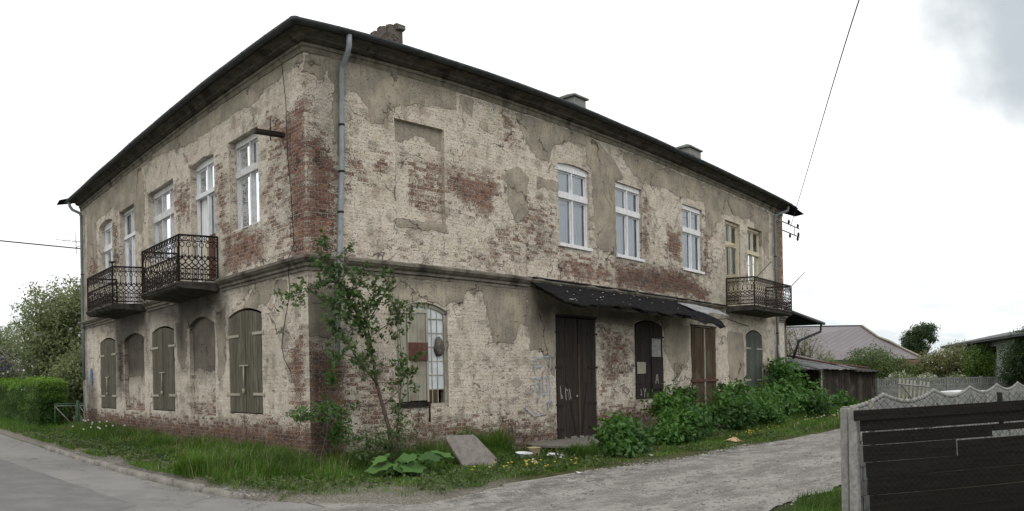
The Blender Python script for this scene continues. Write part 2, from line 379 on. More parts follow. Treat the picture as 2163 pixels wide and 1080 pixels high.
# ------------------------------------------------------------------ numpy helpers
def vnoise(P, scale, seed=0):
    """cheap smooth value noise on (N,2)"""
    P = np.asarray(P, float)*scale + seed*17.3
    i = np.floor(P).astype(int); f = P-i; f = f*f*(3-2*f)
    def h(a, b):
        n = (a*374761393 + b*668265263 + seed*1442695) & 0xffffffff
        n = ((n ^ (n >> 13))*1274126177) & 0xffffffff
        return ((n ^ (n >> 16)) & 0xffff)/65535.
    a = h(i[:, 0], i[:, 1]); b = h(i[:, 0]+1, i[:, 1]); c = h(i[:, 0], i[:, 1]+1); d = h(i[:, 0]+1, i[:, 1]+1)
    return (a*(1-f[:, 0])+b*f[:, 0])*(1-f[:, 1]) + (c*(1-f[:, 0])+d*f[:, 0])*f[:, 1]
def fbm(P, scale, seed=0, o=3):
    r = 0; a = 1; t = 0
    for k in range(o): r = r+a*vnoise(P, scale*2**k, seed+k); t += a; a *= .5
    return r/t
def sdf(P, poly):
    P = np.asarray(P, float); poly = np.asarray(poly, float); d = np.full(len(P), 1e9); ins = np.zeros(len(P), bool)
    for i in range(len(poly)):
        a = poly[i]; b = poly[(i+1) % len(poly)]; e = b-a; w_ = P-a
        t = np.clip((w_@e)/max(e@e, 1e-9), 0, 1); d = np.minimum(d, np.linalg.norm(w_-t[:, None]*e, axis=1))
        c = ((a[1] <= P[:, 1]) != (b[1] <= P[:, 1]))
        with np.errstate(divide='ignore', invalid='ignore'):
            xx = a[0]+(P[:, 1]-a[1])/(b[1]-a[1]+1e-12)*(b[0]-a[0])
        ins ^= (c & (P[:, 0] < xx))
    return np.where(ins, d, -d)
COAT_SOUTH = [
    ('g',1,[(0.86,8.06),(3.78,8.01),(3.76,7.55),(2.93,7.47),(2.08,7.28),(1.94,7.01),(1.70,6.78),(1.50,6.76),(1.48,7.07),(1.20,7.32),(0.98,7.37),(0.84,7.09)]),
    ('g',1,[(0.52,8.02),(0.86,8.06),(0.81,5.90),(0.70,5.94),(0.60,6.89),(0.66,7.41),(0.51,7.58)]),
    ('g',0.8,[(0.02,7.99),(0.54,8.02),(0.50,7.48),(0.31,7.39),(0.20,7.56),(0.01,7.58)]),
    ('g',1,[(3.80,7.97),(4.29,7.90),(4.21,7.51),(3.97,7.60),(3.84,7.82)]),
    ('g',1,[(4.42,7.48),(4.68,7.42),(4.68,7.21),(4.42,7.27)]),
    ('g',1,[(5.57,7.92),(8.34,8.01),(8.29,7.67),(7.55,7.63),(6.90,7.35),(6.80,6.90),(6.37,6.93),(5.96,7.26)]),
    ('g',1,[(8.30,7.94),(8.84,7.90),(9.58,7.50),(9.97,7.13),(9.50,6.97),(9.54,4.89),(8.64,4.98),(8.47,7.06),(8.27,7.28)]),
    ('g',1,[(5.25,6.44),(5.77,6.57),(6.01,6.38),(5.94,5.50),(5.65,5.18),(5.35,5.53),(5.28,5.97)]),
    ('g',1,[(6.35,6.45),(7.15,6.48),(7.14,6.26),(6.34,6.17)]),
    ('g',0.62,[(9.60,8.01),(19.82,8.00),(19.72,5.83),(18.07,7.22),(15.98,7.11),(14.58,5.83),(14.44,7.24),(12.82,7.08),(12.00,7.22),(10.73,7.11),(10.03,7.53)]),
    ('g',1,[(2.06,4.85),(3.42,4.89),(3.44,4.72),(2.06,4.68)]),
    ('g',1,[(1.86,3.75),(5.85,3.78),(5.91,2.82),(5.67,2.92),(5.41,2.43),(4.72,2.44),(4.55,3.19),(4.38,3.54),(3.96,3.54),(3.81,3.25),(3.44,3.23),(3.31,3.12),(2.71,3.29),(2.08,3.11),(1.84,3.15)]),
    ('g',1,[(5.85,3.78),(13.27,3.87),(13.25,3.28),(11.84,2.93),(11.72,3.26),(10.35,3.19),(10.22,3.00),(8.62,3.05),(6.90,3.11),(6.85,1.61),(6.31,2.28),(5.97,2.28)]),
    ('g',0.9,[(-0.10,3.41),(0.60,3.44),(0.55,2.56),(0.39,2.38),(-0.12,2.50)]),
    ('g',1,[(11.85,3.35),(13.39,3.14),(13.35,2.11),(12.60,1.54),(11.87,2.38)]),
    ('g',1,[(15.99,3.10),(17.29,3.08),(17.28,0.98),(16.10,1.50)]),
    ('b',1,[(-0.03,6.68),(0.47,6.19),(0.69,5.65),(0.65,3.80),(-0.09,3.75)]),
    ('b',0.75,[(0.85,6.15),(1.34,6.04),(1.38,5.51),(0.83,5.34)]),
    ('b',0.75,[(1.32,6.08),(1.94,6.19),(1.90,5.73),(1.50,5.57)]),
    ('b',0.6,[(2.39,6.11),(3.35,6.07),(3.36,5.03),(2.55,5.03)]),
    ('b',0.8,[(3.44,6.19),(5.10,6.25),(5.20,5.95),(4.77,5.22),(4.07,5.23),(3.47,5.62)]),
    ('b',0.6,[(5.03,7.90),(5.65,7.92),(5.95,6.90),(5.15,6.85)]),
    ('b',0.5,[(6.26,6.14),(7.13,5.93),(7.08,4.38),(5.07,4.18),(4.19,4.30),(4.79,5.01)]),
    ('b',0.7,[(7.09,4.79),(9.49,4.78),(9.46,3.98),(7.06,3.91)]),
    ('b',1,[(9.49,4.73),(13.02,4.94),(14.84,4.30),(14.83,3.99),(9.46,3.98)]),
    ('b',0.7,[(10.82,6.99),(11.26,6.79),(11.20,5.09),(10.75,4.97)]),
    ('b',0.8,[(14.35,6.43),(14.93,6.36),(14.86,4.77),(14.28,4.87)]),
    ('b',0.8,[(12.22,6.09),(13.06,6.07),(13.02,5.03),(11.92,5.18)]),
    ('b',0.9,[(20.32,7.90),(21.29,7.98),(21.12,4.47),(20.16,4.39)]),
    ('b',1,[(-0.12,2.38),(0.86,2.04),(0.91,-0.10),(-0.18,-0.01)]),
    ('b',0.55,[(0.86,2.39),(2.17,2.04),(2.24,0.17),(0.81,0.00)]),
    ('b',0.7,[(2.27,1.10),(3.81,0.85),(6.78,0.48),(6.76,-0.20),(2.24,-0.02)]),
    ('b',0.8,[(8.55,0.86),(11.76,0.86),(11.70,-0.66),(8.51,-0.36)]),
    ('b',0.55,[(8.62,2.93),(10.22,3.00),(10.17,1.57),(8.55,0.86)]),
    ('b',0.4,[(0.75,4.54),(5.71,4.46),(5.70,3.91),(0.74,3.90)]),
    ('k',0.55,[(9.48,4.63),(13.01,4.80),(15.85,4.06),(9.46,3.98)]),
    ('k',0.8,[(5.86,3.81),(6.91,3.43),(6.88,2.75),(6.07,2.83)]),
    ('k',0.9,[(6.91,3.43),(11.85,3.35),(11.84,3.07),(6.89,2.97)]),
    ('k',0.5,[(0.10,7.90),(0.89,8.03),(0.84,5.96),(0.02,4.29)]),
    ('k',0.7,[(-0.10,3.41),(0.57,3.44),(0.65,-0.07),(-0.18,-0.01)]),
]
COAT_WEST = [
    ('g',1,[(-0.02,7.99),(13.96,7.96),(14.01,7.25),(10.54,7.60),(8.04,7.89),(6.33,7.76),(5.14,7.57),(3.81,7.58),(2.87,7.59),(1.71,7.51),(1.41,7.67),(0.86,7.68),(0.64,7.83),(-0.01,7.77)]),
    ('g',0.75,[(13.96,7.96),(10.53,7.75),(8.42,8.00),(8.10,6.86),(8.53,5.85),(11.02,7.25),(12.81,7.17),(12.90,5.72),(14.07,6.24)]),
    ('g',1,[(1.96,3.65),(0.75,3.59),(0.67,3.36),(1.58,3.37),(1.99,3.07),(2.50,3.22),(2.17,3.48)]),
    ('g',1,[(6.05,3.69),(3.98,3.69),(3.96,2.82),(5.34,3.04),(5.78,2.95)]),
    ('g',1,[(3.88,3.03),(3.34,2.78),(3.32,2.16),(3.68,2.07)]),
    ('b',1,[(0.02,6.98),(0.71,6.81),(1.43,7.15),(0.91,6.37),(0.59,5.51),(0.62,3.85),(-0.09,3.75),(-0.20,6.91)]),
    ('b',0.55,[(1.43,7.15),(0.71,6.81),(0.62,3.85),(1.56,3.98),(1.73,5.58)]),
    ('b',0.9,[(3.41,5.55),(3.07,4.94),(1.53,4.80),(1.56,3.98),(3.48,3.95)]),
    ('b',0.7,[(5.21,7.10),(3.71,6.99),(3.72,6.80),(5.17,6.90)]),
    ('b',0.7,[(6.18,6.91),(5.12,6.64),(5.18,5.46),(6.22,6.04)]),
    ('b',0.6,[(3.72,6.85),(3.08,6.90),(3.11,5.05),(3.80,4.97)]),
    ('b',0.8,[(11.24,6.83),(10.58,6.85),(10.59,5.06),(11.14,5.14)]),
    ('b',0.7,[(14.05,6.57),(12.70,6.33),(12.77,5.21),(14.13,5.24)]),
    ('b',1,[(14.39,0.92),(10.92,0.70),(5.44,0.80),(0.25,0.92),(0.05,-0.11),(14.46,-0.08)]),
    ('b',0.8,[(0.88,2.25),(0.11,2.73),(0.09,0.83),(0.59,0.82)]),
    ('b',0.6,[(11.01,3.34),(10.12,2.99),(10.07,1.43),(10.88,1.43)]),
    ('k',1,[(14.18,4.41),(8.44,3.75),(8.66,3.16),(11.05,2.46),(11.24,3.36),(14.22,3.74)]),
    ('k',1,[(8.43,4.08),(3.48,3.84),(3.51,3.32),(5.35,2.92),(8.27,3.40)]),
    ('k',0.8,[(14.33,1.92),(13.40,1.91),(12.96,0.00),(14.45,0.01)]),
    ('k',0.6,[(14.42,0.59),(0.26,0.65),(0.29,-0.05),(14.46,-0.08)]),
    ('k',1.0,[(3.4,3.95),(6.3,3.95),(6.25,2.9),(5.7,2.1),(5.4,3.1),(3.9,3.15),(3.2,2.6)]),
    ('k',1.0,[(8.2,3.95),(11.2,3.95),(11.0,1.5),(10.3,1.5),(10.3,3.1),(8.5,3.1),(8.2,2.3)]),
    ('g',0.9,[(1.2,3.66),(1.9,3.66),(2.0,3.2),(1.5,3.15),(1.25,3.4)]),
    ('g',0.8,[(3.3,3.4),(3.8,3.2),(3.8,1.6),(3.4,1.8)]),
    ('g',0.8,[(5.4,3.3),(6.2,3.2),(6.1,2.2),(5.6,1.9)]),
]

# ================================================================== THE HOUSE
LS, LW, ZT = 21.1, 14.8, 8.06          # south wall length, west wall length, wall top
house = empty('tenement_house', (0, 0, 0), 'big two-storey corner house with peeling cream plaster over brick, wooden shutters and iron balconies', 'house')
def coat_attr(P, polys, side):
    s, z = P[:, 0], P[:, 1]
    b = .14+.26*(fbm(P, .6, 3)-.5)*2+.12*(fbm(P, 1.9, 77)-.5)*2
    b = np.where(side == 'S', b+.05*(s > 4)*(z > 3.9)*(z < 6.3), b)
    b += np.clip((.95-z)/.35, 0, 1)*(.85 if side == 'W' else .50)*(.8+.4*fbm(P, 1.7, 91)) + np.where(z < 1.2, .06, 0)
    b += np.exp(-(s/.35)**2)*.22
    g = np.full(len(P), .20); k = .05+.30*np.clip(fbm(P, .7, 55)-.52, 0, 1)*2+np.clip(.9-z, 0, .9)*.55 + np.exp(-((z-3.62)/.12)**2)*.35 + np.clip((z-7.8)/.3, 0, 1)*.35  # k peaks under the string course: its shadow line put into the colour
    for kind, v, pl in polys:
        d = sdf(P, pl)
        if kind == 'b': b = np.maximum(b, 1.15*v*np.clip((d+.30)/.62, 0, 1)*(.80+.40*fbm(P, 2.1, 41)))
        if kind == 'g': g = np.maximum(g, v*np.clip(.5+d/.26, 0, 1))
        if kind == 'k': k = np.maximum(k, v*np.clip((d+.4)/.7, 0, 1))
    g = g*(1-np.clip(b-.75, 0, .25)*2.5)
    return np.stack([b, g, k, np.ones(len(P))], 1)
def relief(P, polys, side):
    g = np.zeros(len(P))
    for kind, v, pl in polys:
        if kind == 'g': g = np.maximum(g, v*np.clip(.5+sdf(P, pl)/.10, 0, 1))
    r = g*.024 + (fbm(P, 1.3, 9)-.5)*.030 + (fbm(P, 7, 4)-.5)*.012
    s, z = P[:, 0], P[:, 1]
    L = LS if side == 'S' else LW
    r += np.where((s < .72) & (z < 3.7) & (side == 'S'), .02, 0)
    fade = np.clip(s/.25, 0, 1)*np.clip((L-s)/.2, 0, 1)
    return r*fade
def arch_z(o, s):
    s0, s1, z0, z1, ri = o[:5]
    t = (s-s0)/(s1-s0)*2-1
    return z1+ri*(1-t*t)
def facade(T, L, openings, polys, side, step=.055):
    def lines(a, b, keys):
        k = sorted(set(round(x, 4) for x in keys if a <= x <= b) | {a, b}); outl = []
        for u, v in zip(k[:-1], k[1:]):
            n = max(1, int(round((v-u)/step))); outl += [u+(v-u)*i/n for i in range(n)]
        return np.array(outl+[b])
    S = lines(0, L, [x for o in openings for x in o[:2]])
    Z = lines(-.4, ZT, [x for o in openings for x in (o[2], o[3]+(o[4]+.03 if o[4] else 0))])
    ns, nz_ = len(S), len(Z)
    gs, gz = np.meshgrid(S, Z); P = np.stack([gs.ravel(), gz.ravel()], 1)
    out_ = relief(P, polys, side)
    V = np.stack([P[:, 0], out_, P[:, 1]], 1)
    j, i = np.meshgrid(np.arange(nz_-1), np.arange(ns-1), indexing='ij')
    a = (j*ns+i).ravel(); F = np.stack([a, a+1, a+ns+1, a+ns], 1)
    cs = (S[i]+S[i+1]).ravel()/2; cz = (Z[j]+Z[j+1]).ravel()/2
    keep = np.ones(len(F), bool)
    for o in openings:
        zt = o[3]+(o[4]+.03 if o[4] else 0)
        keep &= ~((cs > o[0]) & (cs < o[1]) & (cz > o[2]) & (cz < zt))
    F = F[keep]
    Vx = [V]; UV = [P]; AP = [P]; Fx = [F]; n = len(V)
    def ov(pts):
        return relief(np.array(pts), polys, side)
    for o in openings:
        s0, s1, z0, z1, ri, dep = o[:6]
        col = [x for x in S if s0-1e-6 <= x <= s1+1e-6]
        if ri:
            zt = z1+ri+.03
            lo = np.array([(x, arch_z(o, x)) for x in col]); hi = np.array([(x, zt) for x in col])
            PP = np.concatenate([lo, hi]); m_ = len(col)
            Vx.append(np.stack([PP[:, 0], relief(PP, polys, side), PP[:, 1]], 1)); UV.append(PP); AP.append(PP)
            q = np.arange(m_-1); Fx.append(np.stack([q, q+1, q+1+m_, q+m_], 1)+n); n += 2*m_
        # reveal: loop of border points, pushed in
        zc = [x for x in Z if z0-1e-6 <= x <= z1+1e-6]
        loop = [(s0, x) for x in zc] + [(x, arch_z(o, x) if ri else z1) for x in col][(0 if ri else 1):] + [(s1, x) for x in reversed(zc)] + [(x, z0) for x in reversed(col)]
        lp = np.array(loop); m_ = len(lp); ro = relief(lp, polys, side)
        cen = np.array([(s0+s1)/2, (z0+z1)/2])
        dirv = np.where(np.abs(lp[:, 0]-cen[0])[:, None]*(z1-z0) > np.abs(lp[:, 1]-cen[1])[:, None]*(s1-s0), np.array([[1., 0]])*np.sign(cen[0]-lp[:, :1]), np.array([[0, 1.]])*np.sign(cen[1]-lp[:, 1:]))
        Vin = np.stack([lp[:, 0], np.full(m_, -dep), lp[:, 1]], 1); Vo = np.stack([lp[:, 0], ro, lp[:, 1]], 1)
        Vx.append(np.concatenate([Vo, Vin])); UV.append(np.concatenate([lp, lp+dirv*dep])); AP.append(np.concatenate([lp, lp]))
        q = np.arange(m_); r = (q+1) % m_; Fx.append(np.stack([q, r, r+m_, q+m_], 1)+n); n += 2*m_
        if len(o) > 6 and o[6] == 'niche':
            c2 = np.array(col); rows = 30
            tt = np.linspace(0, 1, rows)
            top = np.array([arch_z(o, x) if ri else z1 for x in c2])
            PP = np.array([(x, z0+(tp-z0)*t) for t in tt for x, tp in zip(c2, top)])
            Vx.append(np.stack([PP[:, 0], -dep+(fbm(PP, 4, 6)-.5)*.02, PP[:, 1]], 1)); UV.append(PP); AP.append(PP+100)
            mm = len(c2); jj, ii = np.meshgrid(np.arange(rows-1), np.arange(mm-1), indexing='ij'); a_ = (jj*mm+ii).ravel()
            Fx.append(np.stack([a_, a_+1, a_+mm+1, a_+mm], 1)+n); n += len(PP)
    V = np.concatenate(Vx); UV = np.concatenate(UV); AP = np.concatenate(AP); F = np.concatenate(Fx)
    inn = AP[:, 0] > 90
    A = coat_attr(np.where(inn[:, None], AP-100, AP), polys, side)
    return V, UV, F, A, inn
SO = [(7.12, 8.38, 4.9, 6.98, .06, .26), (9.56, 10.82, 4.9, 6.98, 0, .26), (13.13, 14.37, 4.92, 7.0, 0, .26), (16.0, 17.19, 4.0, 6.98, 0, .3), (17.82, 19.03, 4.95, 7.03, 0, .26),
      (2.09, 3.40, 4.88, 7.0, 0, .10, 'niche'), (2.06, 3.39, 1.08, 3.03, .17, .25), (6.9, 8.54, 0.02, 3.11, 0, .25), (10.34, 11.77, 1.02, 3.08, .13, .25),
      (13.5, 15.16, .05, 3.16, 0, .25), (17.5, 18.92, 1.1, 3.04, .2, .25)]
WO = [(1.76, 3.05, 4.9, 6.98, 0, .3), (3.8, 5.12, 4.02, 6.93, .07, .3), (6.2, 8.0, 4.9, 6.97, 0, .3), (9.1, 10.45, 4.02, 6.97, 0, .3), (11.2, 12.62, 4.95, 6.93, .12, .3),
      (1.75, 3.22, 1.0, 3.06, .14, .2), (6.32, 7.9, .96, 3.05, .13, .2), (11.1, 12.7, .92, 3.05, .14, .2), (3.92, 5.36, .91, 3.02, .19, .11, 'niche'), (8.52, 10.2, .92, 3.0, .16, .11, 'niche')]
def build_facade(T, L, O, polys, side):
    V, UV, F, A, inn = facade(T, L, O, polys, side)
    if side == 'S':      # niche panels: their own coat
        i_ = inn & (UV[:, 1] > 4)
        A[i_, 1] = np.where(UV[i_, 1] > 6.62+.12*np.sin(UV[i_, 0]*5), .9, .1); A[i_, 0] = np.where((UV[i_, 0] > 2.5) & (UV[i_, 1] < 6.2) & (UV[i_, 1] > 5.1), .62, .15); A[i_, 2] = .05
    else:
        for a0, a1, zt in ((3.9, 5.4, 1.95), (8.5, 10.3, 1.9)):
            i_ = inn & (UV[:, 0] > a0) & (UV[:, 0] < a1)
            zz = UV[i_, 1]; A[i_, 1] = np.clip((zz-zt)/.5+.5, 0, 1)*.93; A[i_, 0] = .22+.5*np.clip((1.5-zz)/.5, 0, 1); A[i_, 2] = np.clip((zz-1.5)/.7, 0.15, .92 if a0 > 8 else .72)
    Pw = np.stack(T(V[:, 0], V[:, 1], V[:, 2]), 1)
    Ff = F if side == 'S' else F[:, ::-1]
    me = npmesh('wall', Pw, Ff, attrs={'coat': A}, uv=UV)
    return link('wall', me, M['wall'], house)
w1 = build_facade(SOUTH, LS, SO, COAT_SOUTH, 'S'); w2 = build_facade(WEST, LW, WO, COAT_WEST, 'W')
# plain north and east walls
for pts, uvs in (([(0, LW, -.4), (LS, LW, -.4), (LS, LW, ZT), (0, LW, ZT)], [(0, -.4), (LS, -.4), (LS, ZT), (0, ZT)]),
                 ([(LS, 0, -.4), (LS, LW, -.4), (LS, LW, ZT), (LS, 0, ZT)], [(0, -.4), (LW, -.4), (LW, ZT), (0, ZT)])):
    me = npmesh('wall', pts, [(3, 2, 1, 0)] if pts[0][1] == LW else [(0, 1, 2, 3)], attrs={'coat': [(.45, .2, .15, 1)]*4}, uv=uvs); link('wall', me, M['wall'], house)
# dark rooms behind the openings
for T, O in ((SOUTH, SO), (WEST, WO)):
    for o in O:
        if len(o) > 6: continue
        mb = MB(T); s0, s1, z0, z1 = o[:4]; z1 += o[4]
        a0, a1, b0, b1 = s0-.25, s1+.25, z0-.1, z1+.25; d0, d1 = -o[5]-.02, -o[5]-1.6
        P = [(a0, d0, b0), (a1, d0, b0), (a1, d0, b1), (a0, d0, b1), (a0, d1, b0), (a1, d1, b0), (a1, d1, b1), (a0, d1, b1)]
        mb.add(P, [(0, 1, 5, 4), (1, 2, 6, 5), (2, 3, 7, 6), (3, 0, 4, 7), (4, 5, 6, 7)]); mb.build('room', M['darkroom'], house)

# ---- swept mouldings round the south-west corner
def sweep(name, prof, path, mat, parent, jit=.004, step=.35, uvs=False, smooth=False, cap=True):
    """path: list of (x,y,dx,dy): point on the wall and outward direction (already mitred); prof: (out,z)"""
    pts = []
    for (x0, y0, ax, ay), (x1, y1, bx, by) in zip(path[:-1], path[1:]):
        L_ = math.hypot(x1-x0, y1-y0); n = max(1, int(L_/step))
        for i in range(n): t = i/n; pts.append((x0+(x1-x0)*t, y0+(y1-y0)*t, ax+(bx-ax)*t if 0 < t else ax, ay+(by-ay)*t if 0 < t else ay, t == 0))
    pts.append((*path[-1], True))
    # directions between corner points are the plain wall normal
    V = []; k = len(prof)
    for (x, y, dx, dy, corner), i in zip(pts, range(len(pts))):
        if not corner:
            dx, dy = (0, -1) if abs(y) < 1e-6 and x > 0 else (-1, 0)
        w_ = (mnoise.noise(Vector((x*2, y*2, 3)))*jit*2)
        for (o, z) in prof: V.append((x+dx*o+dx*w_, y+dy*o+dy*w_, z+random.uniform(-jit, jit)*.5+w_*.5))
    F = [(i*k+q, (i+1)*k+q, (i+1)*k+q+1, i*k+q+1) for i in range(len(pts)-1) for q in range(k-1)]
    if cap: F += [tuple(range(k)), tuple((len(pts)-1)*k+q for q in reversed(range(k)))]
    mb = MB(); mb.add(V, F, smooth); return mb.build(name, mat, parent)
CORN = [(-.01, 7.99), (.025, 7.99), (.03, 8.005), (.03, 8.10), (.06, 8.115), (.07, 8.16), (.10, 8.19), (.17, 8.22), (.19, 8.23), (.19, 8.27), (.24, 8.30), (.33, 8.325), (.37, 8.33), (.37, 8.40), (-.01, 8.42)]
CORL = CORN[:6]+[(.05, 8.19), (-.01, 8.19)]; CORN = [(-.01, 8.19), (.10, 8.19)]+CORN[7:]
sweep('frieze', CORL, [(LS, 0, 0, -1), (0, 0, -1, -1), (0, LW, -1, 0)], M['frieze'], house, .005, .3)
sweep('cornice', CORN, [(LS, 0, 0, -1), (0, 0, -1, -1), (0, LW, -1, 0)], M['cornice'], house, .006, .3)
STR = [(-.02, 3.67), (.035, 3.67), (.04, 3.72), (.025, 3.73), (.075, 3.745), (.08, 3.79), (.06, 3.80), (.12, 3.83), (.155, 3.865), (.175, 3.875), (.18, 3.925), (.15, 3.94), (-.02, 3.99)]
sweep('string_course', STR, [(.50, 0, 0, -1), (0, 0, -1, -1), (0, 3.5, -1, 0)], M['mould'], house, .006, .2)
sweep('string_course', STR, [(0, 6.1, -1, 0), (0, 8.2, -1, 0)], M['mould'], house, .008, .2)
sweep('string_course', STR, [(0, 10.95, -1, 0), (0, LW, -1, 0)], M['mould'], house, .006, .2)
sweep('string_course', STR, [(5.9, 0, 0, -1), (.80, 0, 0, -1)], M['mould'], house, .006, .2)
sweep('string_course', [(a*.75, b+.02) for a, b in STR], [(15.8, 0, 0, -1), (5.95, 0, 0, -1)], M['mould'], house, .014, .12)
sweep('string_course', STR, [(LS, 0, 0, -1), (20.35, 0, 0, -1)], M['mould'], house, .01, .2)

# ---- roof: low hipped roof of tar paper
OV = .45; zr = 8.45; sl_ = .19
y1_, x1_ = LW+OV, LS+OV
rd = (y1_+OV)/2; hz = zr+sl_*rd
RV = [(-OV, -OV, zr), (x1_, -OV, zr), (x1_, y1_, zr), (-OV, y1_, zr), (-OV+rd, -OV+rd, hz), (x1_-rd, -OV+rd, hz)]
mb = MB(); mb.add(RV+[(x, y, z-.05) for x, y, z in RV[:4]], [(0, 1, 5, 4), (1, 2, 5), (2, 3, 4, 5), (3, 0, 4), (0, 6, 7, 1), (1, 7, 8, 2), (2, 8, 9, 3), (3, 9, 6, 0), (9, 8, 7, 6)])
roof = mb.build('roof', M['roofing'], house)
# lifted and broken sheets at the edge, ends of the roof
def sheet(mb, pts, th=.03):
    n = len(pts); mb.add([tuple(p) for p in pts]+[(p[0], p[1], p[2]-th) for p in pts], [tuple(range(n)), tuple(range(2*n-1, n-1, -1))]+[(i, n+i, n+(i+1) % n, (i+1) % n) for i in range(n)])
mb = MB(); sheet(mb, [(11.5, -.30, 8.50), (13.2, -.42, 8.52), (13.45, .15, 8.78), (12.9, .7, 8.86), (12.3, .8, 8.83), (11.6, .5, 8.72)]); mb.build('torn_roofing', M['roofing'], roof)
mb = MB(); sheet(mb, [(5.2, -.42, 8.51), (7.3, -.43, 8.50), (7.2, .1, 8.62), (5.3, .1, 8.62)], .02); mb.build('torn_roofing', M['roofing'], roof)
mb = MB(); sheet(mb, [(20.6, -.55, 8.36), (21.9, -.62, 8.20), (22.25, -.1, 8.22), (21.9, .6, 8.44), (20.7, .4, 8.62)]); mb.build('torn_roofing', M['roofing'], roof)
mb = MB(); sheet(mb, [(20.9, -.2, 8.56), (21.75, -.45, 8.42), (21.8, .5, 8.52), (20.9, .6, 8.72)]); mb.build('torn_roofing', M['roofing'], roof)
mb = MB(); sheet(mb, [(-.75, 14.9, 8.42), (-.2, 14.7, 8.52), (-.1, 15.6, 8.50), (-.7, 15.5, 8.40)]); mb.build('torn_roofing', M['roofing'], roof)
def chimney(x0, x1, y0, y1, z1, broken, mat, lw=.07):
    mb = MB(); n = 8
    mb.box(x0, x1, y0, y1, 8.5, z1-.18, .012)
    if broken:
        for i in range(7):
            a = x0+(x1-x0)*random.random()*.7; b = y0+(y1-y0)*i/7
            mb.box(a-.02, min(a+.3, x1+.04), b-.03, b+(y1-y0)/6, z1-.2, z1-random.uniform(.0, .14), .02)
        mb.box(x1-.2, x1+.05, y0-.05, y0+.3, z1-.2, z1-.05, .015)
    ch = mb.build('chimney', mat, roof)
    if not broken:
        mb = MB(); mb.box(x0-lw, x1+lw, y0-lw, y1+lw, z1-.18, z1-.12, .006); 
        mb.add([(x0-lw, y0-lw, z1-.12), (x1+lw, y0-lw, z1-.12), (x1+lw, y1+lw, z1-.12), (x0-lw, y1+lw, z1-.12), (x0+.1, (y0+y1)/2-.05, z1), (x1-.1, (y0+y1)/2-.05, z1)], [(0, 1, 5, 4), (1, 2, 5), (2, 3, 4, 5), (3, 0, 4), (3, 2, 1, 0)])
        # house keeps two levels: the coping is joined to the stack
        cp = mb.build('coping', M['coping'], roof); cp.parent = ch
        cp.parent = roof
        # join by hand so that the coping stays inside the chimney mesh
        bm = bmesh.new(); bm.from_mesh(ch.data); nf = len(bm.faces); bm.from_mesh(cp.data)
        bm.faces.ensure_lookup_table()
        for f in bm.faces[nf:]: f.material_index = 1
        bm.to_mesh(ch.data); bm.free(); ch.data.materials.append(M['coping']); bpy.data.objects.remove(cp)
    return ch
M['coping'] = simple('mossy_coping', (.13, .15, .13), (.22, .24, .21), 9, .9)
def chim_mat(name, coatamt, c1, c2):
    n = NT(name, .93, .15)
    v = n.n('ShaderNodeVectorMath', operation='ADD'); sx = n.n('ShaderNodeSeparateXYZ'); n.put(sx.inputs[0], n.obj)
    cx = n.n('ShaderNodeCombineXYZ'); n.put(cx.inputs[0], n.math('ADD', sx.outputs[0], sx.outputs[1])); n.put(cx.inputs[1], sx.outputs[2])
    per, mort = brick_nodes(n, cx.outputs[0])
    bc = n.mix(per, (.055, .038, .034), (.12, .072, .055)); bc = n.mix(mort, bc, (.14, .125, .11))
    f = n.noise(6, 6, None, .65); cc = n.mix(n.noise(12, 4), c1, c2)
    n.base(n.mix(n.step(f, coatamt-.03, coatamt), bc, cc)); n.bump(n.math('SUBTRACT', f, n.math('MULTIPLY', mort, .3)), .02); return n.m
M['chim_a'] = chim_mat('sooty_chimney_brick', .50, (.10, .095, .085), (.16, .15, .13)); M['chim_b'] = chim_mat('rendered_chimney', .40, (.20, .20, .19), (.32, .31, .29))
chimney(3.57, 4.02, 2.0, 2.75, 10.55, True, M['chim_a'])
chimney(10.45, 11.0, 2.0, 2.75, 10.42, False, M['chim_b'])
chimney(17.25, 18.1, 2.0, 2.45, 10.42, False, M['chim_b'])

# ---- gutter: half round pipe under the eaves, with joints
def gutter(path, mat):
    mb = MB(); R_ = .095
    for (a, b) in zip(path[:-1], path[1:]):
        a = Vector(a); b = Vector(b); d = (b-a).normalized(); L_ = (b-a).length; sd_ = d.cross(Vector((0, 0, 1)))
        n = max(2, int(L_/.5)); prof = [(math.cos(math.pi*(1+q/8))*R_, math.sin(math.pi*(1+q/8))*R_) for q in range(9)]
        V = []
        for i in range(n+1):
            p = a+(b-a)*i/n; wv = mnoise.noise(Vector((p.x*.5, p.y*.5, 0)))*.02
            for (u, v) in prof: V.append(tuple(p+sd_*u+Vector((0, 0, v+wv))))
            for (u, v) in reversed(prof): V.append(tuple(p+sd_*u*.93+Vector((0, 0, v*.93+wv))))
        k = 18; mb.add(V, [(i*k+q, (i+1)*k+q, (i+1)*k+(q+1) % k, i*k+(q+1) % k) for i in range(n) for q in range(k)]+[tuple(range(k)), tuple(n*k+q for q in range(k))], True)
        t = .9
        while t < L_-.2:
            p = a+d*t; wv = mnoise.noise(Vector((p.x*.5, p.y*.5, 0)))*.02
            V = [tuple(p+d*o_+sd_*u*1.06+Vector((0, 0, v*1.06+wv))) for o_ in (-.018, .018) for (u, v) in prof]
            mb.add(V, [(q, q+1, 9+q+1, 9+q) for q in range(8)]); t += random.uniform(.85, 1.0)
    return mb.build('gutter', mat, house)
gutter([(20.95, -.44, 8.43), (-.44, -.44, 8.44)], M['gutter']); gutter([(-.44, -.44, 8.44), (-.44, LW+.3, 8.40)], M['gutter'])
mb = MB(); mb.box(-.44, 21.0, -.46, -.30, 8.43, 8.455, 0); mb.box(-.46, -.30, -.29, LW+.3, 8.43, 8.455, 0)
mb.tube([(-.44, -.44, 8.352), (-.44, -.44, 8.44)], .10, 10)
mb.build('drip_edge', M['gutter'], house)
